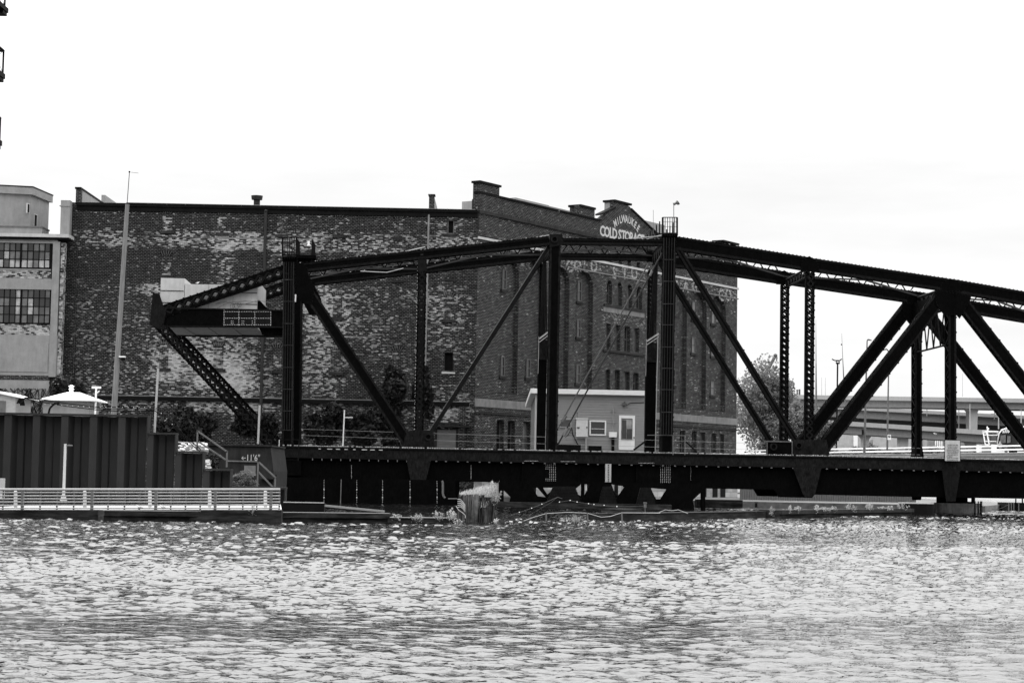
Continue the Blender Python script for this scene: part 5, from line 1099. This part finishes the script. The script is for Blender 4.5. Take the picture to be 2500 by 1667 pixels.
# ---------------- street lights, masts, crane
def lightpole(lab, Y_, x0, y0, x1, y1, w0, w1, arm, mt='galvd', grp='street lights in the right background', name='street_light'):
    pl = YP(Y_); k = Y_/F; t = thing(name, lab, 'street light', tuple(pl.P(x1, y1)), grp); m = MB(); m.tube(pl.P(x1, y1), pl.P(x0, y0), w1*k/2, 8, w0*k/2); m.obj('pole', M[mt], t)
    if arm:
        m = MB(); m.path([pl.P(x0, y0+2)]+[pl.P(*q) for q in arm], w0*k/2); q = arm[-1]; m.obj('arm', M[mt], t); m = MB(); dx = 1 if q[0] > x0 else -1; a = pl.P(q[0]-2*dx, q[1]); b = pl.P(q[0]+6*dx, q[1]+2); m.tube(a, b, 2.2*k, 8, 1.2*k); m.obj('lamp_head', M[mt], t)
    return t
lightpole('tall grey street light with a small head turned right, between the diagonals', 176, 2117, 832, 2110, 1109, 3, 6.5, [(2118, 829), (2122, 829)]); t = lightpole('grey street light with a curved arm turned left, right of the near diagonal', 178, 2170, 868, 2166, 1100, 3, 5, [(2169, 858), (2166, 853), (2163, 852)])
m = MB(); m.fbox(YP(175.8), 2105, 1048, 2109, 1061, .3, -.2); tag(m.obj('control_box', M['black']), 'small black box strapped to the tall grey street light', 'control box')
s = thing('no_parking_sign', 'small white no parking sign on the curved arm street light', 'sign', tuple(YP(177.5).P(2171, 1072))); NP = YP(177.5); m = MB(); m.fbox(NP, 2167, 1061, 2175, 1073, .03, 0); m.obj('plate', M['white'], s)
m = MB(); m.disc(NP.P(2171, 1065.5, -.02), .11, NP.n, .01, 16, .075); m.bar(NP.P(2169, 1063.5, -.02), NP.P(2173, 1067.5, -.02), .03, .01, NP.n); m.fbox(NP, 2170.3, 1063.5, 2171.2, 1067.5, .005, -.012); m.obj('symbol', M['black'], s)
t = thing('twin_arm_light', 'black street light with two upswept arms and a square lantern', 'street light', tuple(YP(200).P(2042, 1092))); pl = YP(200); m = MB(); m.tube(pl.P(2042, 1094), pl.P(2045, 887), .08); m.obj('pole', M['black'], t)
m = MB(); m.path([pl.P(2045, 880), pl.P(2038, 880), pl.P(2031, 876.5)], .06); m.path([pl.P(2045, 880), pl.P(2050, 880), pl.P(2055, 876)], .06); m.obj('arm', M['black'], t)
m = MB()
for x in (2041.5, 2049): m.tube(pl.P(x, 881), pl.P(x, 886.5), .04)
m.tube(pl.P(2041, 881), pl.P(2050, 881), .05); m.tube(pl.P(2041, 886.5), pl.P(2050, 886.5), .09); m.obj('lantern', M['black'], t)
for lab, Y_, x0, y0, x1, y1, w in (('tapering tall mast with small round floats right of the twin arm light', 340, 2055, 814, 2063, 985, 1.2), ('tall thin pale mast hugging the right laced post', 300, 1992, 780, 1993, 1085, 1.8)):
    pl = YP(Y_); t = thing('mast', lab, 'mast', tuple(pl.P(x1, y1))); m = MB(); m.tube(pl.P(x1, y1), pl.P(x1+(x0-x1)*.7, y1+(y0-y1)*.65), w*2*Y_/F, 8, w*.7*Y_/F); m.tube(pl.P(x1+(x0-x1)*.7, y1+(y0-y1)*.65), pl.P(x0, y0), w*.6*Y_/F, 6, .02); m.obj('shaft', M['galvd'], t)
    if x0 == 2055: m = MB(); [m.ball(pl.P(2054.5, y), .13) for y in (841,)]; m.obj('float', M['black'], t)
for lab, Y_, x, y0, y1 in (('thin light mast above the top viaduct, left of a close pair', 430, 2006, 921, 968), ('thin light mast above the top viaduct, right of a close pair', 430, 2015, 922, 968), ('short pale light on the middle viaduct right of the thin dark post', 372, 2263, 990, 1016), ('tall pale light between the two upper viaducts, nearest the thick post', 372, 2341, 978, 1046), ('tall pale light in front of the hammerhead pier', 330, 2368, 986, 1056), ('short pale light under the top viaduct left of the dark car', 372, 2428, 996, 1024), ('pale light on the lowest viaduct left of the bus roof', 325, 2438, 1010, 1047), ('faint thin mast above the top viaduct right of the thick post', 430, 2350, 912, 968), ('pale light at the right edge below the thick diagonal', 325, 2493, 1000, 1040)):
    pl = YP(Y_); m = MB(); m.tube(pl.P(x, y1), pl.P(x, y0), .1 if Y_ < 400 else .05, 6, .06 if Y_ < 400 else .03); 
    if x in (2341,): m.tube(pl.P(x, y0), pl.P(x-3, y0-1), .1)
    tag(m.obj('light_mast', M['galv']), lab, 'light mast', 'thin light masts on the viaducts')
pl = YP(460); t = thing('mobile_crane', 'dark crane boom leaning right over the leafy tree with a hook ball', 'crane', tuple(pl.P(1862, 930))); m = MB(); m.tube(pl.P(1862, 925), pl.P(1892, 870), .5, 6, .35); m.ball(pl.P(1893, 868), .5); m.obj('boom', M['edge'], t); m = MB(); m.tube(pl.P(1895, 870), pl.P(1895, 905), .04); m.ball(pl.P(1895, 896), .4, k=8); m.obj('hook', M['edge'], t)
pl = YP(440); m = MB(); m.tube(pl.P(1952, 968), pl.P(1952, 950), .2); m.fbox(pl, 1944, 952, 1954, 953.5, .3, 0); m.fbox(pl, 1945, 960, 1954, 961, .3, 0); m.fbox(pl, 1945, 951, 1948, 963, .3, 0); tag(m.obj('power_pole', M['edge']), 'short dark power pole on the skyline between the laced posts', 'power pole')
m = MB(); m.fbox(YP(650), 1938, 944, 1944, 1000, 6, 0); tag(m.obj('distant_tower', M['white']), 'faint pale tower on the skyline between the laced posts', 'tower')  # distance haze put into the colour, hence the white tower
bd = thing('white_warehouse', 'low white building behind the lowest viaduct', 'building', tuple(YP(350).P(2140, 1100))); m = MB(); m.fbox(YP(350), 2030, 1048, 2262, 1130, 20, 0); m.obj('wall', M['conc'], bd); m = MB(); m.fbox(YP(350), 2084, 1056, 2094, 1100, .5, -.3); m.obj('drain', M['white'], bd)
bd = thing('glass_block', 'small building with pale vertical stripes left of the notice board', 'building', tuple(YP(345).P(2290, 1100))); m = MB(); m.fbox(YP(345), 2264, 1070, 2420, 1130, 20, 0); m.obj('wall', M['concg'], bd); m = MB(); [m.fbox(YP(345), 2283+i*5, 1074, 2286+i*5, 1095, .2, -.3) for i in range(4)]; m.obj('stripes', M['white'], bd)
# ---------------- trees at the right
def ptree(lab, Y_, x0, y0, x1, y1, n, size, mt='leaf', ybase=1110, **k):
    pl = YP(Y_); a, b = pl.P(x0, y1), pl.P(x1, y0); c = (a+b)/2; base = pl.P((x0+x1)/2, ybase); return tree(lab, tuple(base), tuple(c), (abs(b.x-a.x)/2*1.05, abs(b.x-a.x)/2.4, abs(b.z-a.z)/2*1.08), n, size, mt, **k)
ptree('large leafy tree beside the right end of the brick warehouse', 235, 1778, 893, 1958, 1100, 12500, .2, grp='trees behind the bridge', lumps=40, limbs=16, tr=.35); ptree('smaller tree between the second laced post and the diagonals', 240, 1938, 1000, 2042, 1100, 5000, .22, grp='trees behind the bridge', lumps=16)
ptree('lower leafy tree right of the large tree, over the road rail', 228, 1900, 960, 1985, 1098, 4500, .22, grp='trees behind the bridge', lumps=14)
m = MB(); pl = YP(222); pts = []
for i in range(7000):
    x = rng.uniform(2000, 2330); h = 14*(.5+.5*math.sin(x*.045)+.3*math.sin(x*.13+1)); 
    if x > 2130: h *= .6
    y = 1112-rng.uniform(0, 1)*(8+max(0, h)*1.6); p = pl.P(x, y, rng.uniform(0, 3)); pts.append(tuple(p))
m.leaves(pts, .2, rng); tag(m.obj('hedge', M['leaf']), 'ragged line of low shrubs behind the road rail', 'shrubs', kind='stuff')
# ---------------- timber fenders, dolphin, rails and weeds at the water
def fender(lab, xa, ya, xb, yb, rows, name='timber_fender', cat='fender'):
    A, B = ground(xa, ya), ground(xb, yb); pl = twop(xa, A.y, xb, B.y); t = thing(name, lab, cat, tuple((A+B)/2)); 
    for (y0a, y0b, y1a, y1b, off, th, mt, nm) in rows:
        za, zb = (pl.P(xa, y0a).z+pl.P(xb, y0b).z)/2, (pl.P(xa, y1a).z+pl.P(xb, y1b).z)/2; a, b = pl.P(xa, 1250), pl.P(xb, 1250); m = MB(); a.z = b.z = (za+zb)/2; h = abs(za-zb)/2; m.obox((a+b)/2+pl.n*(off+th/2), (b-a)/2, pl.n*th/2, V((0, 0, h))); m.obj(nm, M[mt] if isinstance(mt, str) else mt, t)
    return t, pl
f1, q1 = fender('long low tarred timber fender in front of the riverwalk and bridge end', 255, 1271, 952, 1277, [(1250, 1250, 1262, 1262, 0, 1.1, 'tar', 'beam'), (1262.3, 1262.3, 1285, 1290, .12, .9, 'tar', 'lower_beam'), (1248.5, 1248.5, 1249.8, 1249.8, -.03, .3, 'concg', 'top_plank')])
f2, q2 = fender('short low timber fender with weeds left of the pile cluster', 950, 1277, 1118, 1278, [(1264, 1264, 1275, 1276, .1, 1, 'tar', 'beam'), (1262.5, 1263, 1263.9, 1264, .05, .4, 'concg', 'top_plank')])
f3, q3 = fender('dark timber fender with a squat box right of the bent handrail', 1520, 1271, 1872, 1263, [(1252, 1251, 1285, 1280, .05, 1.6, 'tar', 'beam'), (1250.5, 1249.5, 1251.8, 1250.8, 0, .7, 'concd', 'top_plank')])
f4, q4 = fender('weathered timber fender with weeds running right towards the round pier', 1910, 1264, 2232, 1257, [(1245, 1241, 1254, 1250, .0, 1.2, 'concd', 'beam'), (1254.4, 1250.4, 1280, 1276, .15, 1.1, 'tar', 'lower_beam')])
m = MB(); m.fbox(q3, 1521, 1242, 1568, 1251, 1, .2); tag(m.obj('timber_box', M['tar']), 'low dark timber box on the fender under the second tower', 'box')
m = MB(); m.fbox(YP(73), 692, 1225, 791, 1227, .08, 0); m.mi = 1; m.fbox(YP(73), 692, 1227.2, 791, 1250, .5, .02); m.mi = 0; tag(m.obj('mooring_float', [M['conc'], M['black']]), 'black float with a pale ribbed top edge left of the sloping beam', 'float')
m = MB(); m.bar(YP(72).P(793, 1234), YP(72).P(938, 1248), .07, .2, V((0, 1, 0))); tag(m.obj('sloping_beam', M['concg']), 'grey beam sloping down to the right behind the long fender', 'beam')
m = MB(); m.box(ground(850, 1255).x, ground(1000, 1255).x, 75, 77, -.5, .12); 
dl = thing('pile_cluster', 'round cluster of splintered timber piles standing in the water, grass on top', 'dolphin', tuple(ground(1161, 1276)))
gc = ground(1161, 1276); R_ = 44/F*gc.y; cy = gc.y+R_*.9
for i in range(30):
    A = -pi*1.02+i*pi*1.04/29 if i < 22 else (i-22)*pi/8; rr_ = R_-.05; c = V((gc.x+cos(A)*rr_, cy+sin(A)*rr_, 0)); h = zat(1161, 1207, cy-R_)+random.uniform(-.13, .02); m = MB(); m.tube(c+V((0, 0, -.6)), c+V((random.uniform(-.015, .015), 0, h)), random.uniform(.065, .085), 7, random.uniform(.055, .075)); m.obj('pile', M['wood'], dl)
m = MB(); m.tube(V((gc.x, cy, -.4)), V((gc.x, cy, zat(1161, 1211, cy-R_)-.05)), R_-.1, 18); m.obj('core', M['tar'], dl)
m = MB(); PL = YP(cy-R_-.06)
for k in range(5): m.path([PL.P(1117, 1218+k*5), PL.P(1124, 1218+k*4.5), PL.P(1130, 1225+k*4), PL.P(1136, 1233+k*4)], .013)
m.path([PL.P(1113, 1234), PL.P(1119, 1244), PL.P(1128, 1250), PL.P(1136, 1257), PL.P(1136, 1264)], .013); tag(m.obj('mooring_rope', M['rope']), 'pale ropes wound round the left side of the pile cluster', 'rope')
m = MB(); zt_ = zat(1161, 1209, cy-R_); wind = V((1, 0, .45))
for i in range(760):
    A = rng.uniform(0, 2*pi); r_ = R_*math.sqrt(rng.uniform(0, 1))*.95; b = V((gc.x+cos(A)*r_, cy+sin(A)*r_, zt_-.05)); h = rng.uniform(.1, .5)*(.5+.5*max(0, cos(A)*r_/R_+.7)); tip = b+V((h*.55*rng.uniform(-.3, 1.2), rng.normal()*.05, h)); md = (b+tip)/2+V((-.02, 0, h*.18)); wv = V((.008, 0, 0)); m.add([b-wv, b+wv, md+wv*.8, md-wv*.8, tip], [(0, 1, 2, 3), (3, 2, 4)])
tag(m.obj('grass_tuft', M['leafl']), 'wind bent pale grass growing on top of the pile cluster', 'grass', kind='stuff')
PW = YP(cy-.1)
weed(PW, 1202, 1170, 1222, 40, 'leafy pale weed on the right shoulder of the pile cluster', 700, size=.04); weed(YP(cy-R_-.05), 1178, 1212, 1236, 26, 'small white flowered weeds on the front of the pile cluster', 60, size=.016)
G_ = 'weeds along the timber fenders'
for x, y0, y1, w_, lab, n, pl in ((968, 1252, 1264, 22, 'low pale weeds where the two left fenders meet', 70, q2), (1010, 1254, 1265, 18, 'flat pale weed second from the left on the short fender', 60, q2), (1022, 1246, 1268, 14, 'upright pale weed in the middle of the short fender', 80, q2), (1070, 1237, 1264, 18, 'tall pale weed on the short fender, left of the pile cluster', 130, q2), (1102, 1237, 1265, 26, 'bushy pale weed touching the left side of the pile cluster', 180, q2),
                   (1118, 1266, 1276, 24, 'small pale weeds at the waterline in front of the pile cluster', 60, YP(66.5)), (1213, 1262, 1275, 18, 'pale weeds at the waterline right of the pile cluster', 60, YP(70)), (1396, 1254, 1273, 56, 'wide pale weed clump under the bent handrail', 230, YP(77.5)), (618, 1226, 1248, 14, 'single pale weed in front of the railing near its right end', 60, YP(66)),
                   (1885, 1234, 1253, 14, 'pale weed in the gap between the two right fenders', 90, q4), (1927, 1228, 1246, 12, 'upright pale weed at the left end of the right fender', 90, q4), (1947, 1231, 1245, 18, 'round pale weed second from the left on the right fender', 110, q4), (1992, 1228, 1244, 14, 'spiky pale weed pair left of the hanging gusset tip', 80, q4), (2036, 1230, 1244, 9, 'narrow pale weed standing alone under the right girder', 50, q4), (2078, 1226, 1243, 24, 'flowering pale weed pair midway along the right fender', 130, q4), (2122, 1226, 1242, 24, 'bushy pale weed right of the flowering pair', 140, q4), (2165, 1232, 1242, 40, 'low pale grass strip before the black tank', 150, q4), (2205, 1222, 1242, 30, 'tall wispy weeds in front of the black tank', 100, q4), (2010, 1236, 1244, 60, 'thin low weeds along the middle of the right fender', 120, q4)):
    weed(pl, x, y0, y1, w_, lab, n, grp=G_)
hr = thing('bent_handrail', 'long bent pale pipe handrail leaning over the water below the bridge middle', 'handrail', tuple(ground(1434, 1272))); pl = YP(76.5)
m = MB(); m.path([pl.P(*q) for q in ((1273, 1273), (1303, 1262), (1333, 1253), (1385, 1250), (1434, 1252), (1468, 1262), (1490, 1260), (1518, 1251), (1570, 1251.5), (1612, 1252))], .011, 6); m.path([pl.P(*q) for q in ((1610, 1250), (1624, 1244), (1640, 1246), (1656, 1244), (1680, 1253))], .01, 6); m.obj('rail', M['offwhite'], hr)
for x in (1333, 1434, 1518): m = MB(); m.tube(pl.P(x, 1251), pl.P(x+1, 1274), .03, 6); m.obj('post', M['galvd'], hr)
t = thing('light_string', 'sagging cable with small bright lamps in front of the pivot pier', 'string lights', tuple(YP(78).P(1365, 1216))); pl = YP(78)
pa = [(1247, 1258), (1268, 1250), (1298, 1240), (1323, 1230), (1352, 1217), (1362, 1213), (1373, 1217)]; pb = [(1366, 1225), (1392, 1221), (1409, 1225), (1437, 1229), (1450, 1232), (1475, 1234), (1506, 1236), (1570, 1235)]
m = MB(); m.path([pl.P(*q) for q in pa], .009); m.path([pl.P(*q) for q in pb], .006); m.path([pl.P(1290, 1258), pl.P(1345, 1226), pl.P(1360, 1214)], .005); m.obj('cable', M['galvd'], t)
m = MB(); [m.ball(pl.P(x, y, -.02), .022, k=6) for x, y in ((1268, 1250), (1298, 1240), (1323, 1230), (1366, 1225), (1392, 1221), (1409, 1225), (1437, 1229), (1450, 1231), (1475, 1233), (1506, 1236))]; m.obj('lamp_beads', M['white'], t)
for x, y0, y1, pl, lab in ((1575, 1226, 1253, q3, 'small lantern post on the timber box fender'), (1846, 1225, 1250, q3, 'small black lantern post near the right end of the dark fender')):
    k = pl.P(x, y1).y/F; t = thing('lantern_post', lab, 'lantern', tuple(pl.P(x, y1))); m = MB(); m.tube(pl.P(x, y1), pl.P(x, y0+12), 1.5*k); m.obj('post', M['edge'], t); m = MB(); m.tube(pl.P(x, y0+13), pl.P(x, y0+3), 3.2*k, 8); m.tube(pl.P(x, y0+2), pl.P(x, y0), 4.5*k, 8); m.obj('lantern', M['galvd' if x == 1575 else 'black'], t)
tk = thing('steel_tank', 'low black steel tank with a bright rim between the right fender and the round pier', 'tank', tuple(ground(2245, 1256))); pl = YP(113); A, B = pl.P(2202, 1240), pl.P(2289, 1240); zt_ = pl.P(2245, 1226).z; c = (A+B)/2; r_ = (B.x-A.x)/2; n = 28
m = MB(); ring = [V((c.x+r_*cos(2*pi*i/n), 114+.9*sin(2*pi*i/n), -.2)) for i in range(n)]; m.prism(ring, V((0, 0, zt_+.12))); m.obj('body', M['black'], tk); m = MB(); m.prism([V((p.x, p.y, zt_-.08)) for p in ring], V((0, 0, .06))); m.obj('rim', M['conc'], tk)
fp = thing('floating_pier', 'black floating pier block with short posts at the right edge', 'floating pier', tuple(ground(2480, 1246))); pl = YP(145); m = MB(); m.fbox(pl, 2460, 1228, 2640, 1252, 3, 0); m.obj('hull', M['black'], fp)
for x in (2463, 2469, 2475, 2487): m = MB(); m.fbox(pl, x-1, 1226, x+1.5, 1246, .1, -.15); m.obj('fender_post', M['galvd'], fp)
for x in (2480, 2496): m = MB(); m.tube(pl.P(x, 1228), pl.P(x, 1217), .05); m.obj('mooring_post', M['black'], fp)
m = MB(); m.path([YP(140).P(2400+i*6, 1232+11*sin(pi*i/10)) for i in range(11)], .015); tag(m.obj('mooring_chain', M['galvd']), 'thin chain sagging from the round pier to the floating pier', 'chain')
m = MB(); m.fbox(BP(D1-1.5), 2363, 1216, 2371, 1224, .05, 0); tag(m.obj('marker_plate', M['white']), 'small square white plate above the round pier', 'marker')
# dark bank timbers that close the shore under the bridge
m = MB(); m.box(gx(1700, 133), gx(1812, 133), 132.6, 133.9, -.5, .5); tag(m.obj('bank_timbers', M['tar']), 'dark timber bank edge below the stone basement', 'bank edge')
# ---------------- birds
def gull(lab, pl, x, y, L_, face=-1, name='gull', fly=False):
    k = pl.P(x, y).y/F; p = pl.P(x, y); t = thing(name, lab, 'bird', tuple(p), 'white gulls'); s = L_*k; f = V((face, 0, 0)); m = MB(); up = V((0, 0, 1)); b = p+up*s*.42
    pts = [(-.5, .02, .02), (-.3, .06, .09), (-.05, .1, .16), (.15, .14, .17), (.27, .22, .11), (.33, .32, .085), (.40, .37, .09), (.47, .35, .05)]; prev = None; vs = []; fs = []; K_ = 8
    for i, (u, v, r) in enumerate(pts):
        for j in range(K_): A = 2*pi*j/K_; vs.append(b+f*u*s+up*(v-.1)*s+V((0, cos(A)*r*s*.8, sin(A)*r*s)))
    for i in range(len(pts)-1):
        for j in range(K_): fs.append((i*K_+j, i*K_+(j+1) % K_, (i+1)*K_+(j+1) % K_, (i+1)*K_+j))
    fs += [tuple(range(K_))[::-1], tuple(range((len(pts)-1)*K_, len(pts)*K_))]; m.add(vs, fs); bo = m.obj('body', M['gull'], t, smooth=True)
    m = MB(); m.tube(b+f*.45*s+up*.25*s, b+f*.58*s+up*.22*s, .025*s, 6, .008*s); m.obj('bill', M['galvd'], t)
    for sd in (-1, 1):
        m = MB(); y_ = V((0, sd, 0))
        if fly: m.add([b+f*.15*s+y_*.1*s, b-f*.15*s+y_*.1*s, b-f*.1*s+y_*.5*s+up*.35*s, b+f*.1*s+y_*.5*s+up*.35*s, b-f*.3*s+y_*1.0*s+up*.2*s], [(0, 1, 2, 3), (3, 2, 4)])
        else: m.add([b+f*.15*s+y_*.11*s+up*.1*s, b-f*.1*s+y_*.15*s+up*.08*s, b-f*.62*s+y_*.03*s-up*.06*s, b-f*.3*s+y_*.13*s-up*.06*s, b+f*.05*s+y_*.13*s-up*.06*s], [(0, 1, 2), (0, 2, 3, 4)])
        m.obj('wing', M['gullw'], t)
        if not fly: m = MB(); m.tube(b+y_*.05*s-up*.1*s, p+y_*.05*s, .018*s, 5); m.obj('leg', M['galvd'], t)
gull('white gull standing by the railing, left of a walking pair', YP(66.0), 341, 1246, 19, -1); gull('white gull walking with its head low, right of the third bollard', YP(66.0), 398, 1246, 19, -1); gull('small white gull perched on the concrete counterweight', YP(119.5), 482, 695, 10, 1)
gull('white gull flying below the lowest viaduct, left of the thick post', YP(150), 2283, 1063, 9, -1, fly=True)
# ---------------- near building with balconies at the left edge
YN = YP(45); nb = thing('balcony_building', 'dark steel balconies of a near riverside building at the top left edge', 'building', (YN.P(-260, 1100).x, 45, 0))
wx = YN.P(-240, 600).x; m = MB(); m.box(wx-8, wx, 34, 45, -.5, 16); m.obj('wall', M['brickR'], nb)
for x, ys0, ys1, yb0, yb1, yr, xr in ((21, 22, 33, 34.5, 42, -60, 14), (13, 182, 194, 195.5, 203, 127, 9.5), (5.5, 345, 357, 358.5, 366, 291, 1.5)):
    c = YN.P(x, ys0); z0, z1, z2, z3, zr_ = YN.P(x, ys0).z, YN.P(x, ys1).z, YN.P(x, yb0).z, YN.P(x, yb1).z, YN.P(xr, yr).z
    m = MB(); m.box(wx, c.x, 41.5, 45, z1, z0); m.box(wx, c.x-.02, 44.6, 44.95, z3, z2); m.box(wx, c.x-.02, 41.5, 41.9, z3, z2); m.box(c.x-.35, c.x-.1, 41.9, 44.6, z3+.03, z2); m.mi = 0; ba = m.obj('balcony', M['black'], nb)
    m = MB(); xe_ = YN.P(xr, ys0).x; zp = z0
    for y_ in (44.9, 43.2, 41.6): m.tube(V((xe_, y_, zp)), V((xe_, y_, zr_)), .025)
    m.tube(V((xe_, 44.9, zr_)), V((xe_, 41.6, zr_)), .03); m.tube(V((xe_, 44.9, zr_)), V((wx, 44.9, zr_)), .03)
    for i in range(12): a_ = i/11; m.tube(V((xe_, 44.9-3.3*a_, zp)), V((xe_, max(41.6, 44.9-3.3*a_-1.2), zr_)), .006, 4); m.tube(V((xe_, 44.9-3.3*a_, zr_)), V((xe_, max(41.6, 44.9-3.3*a_-1.2), zp)), .006, 4)
    m.obj('railing', M['black'], ba)
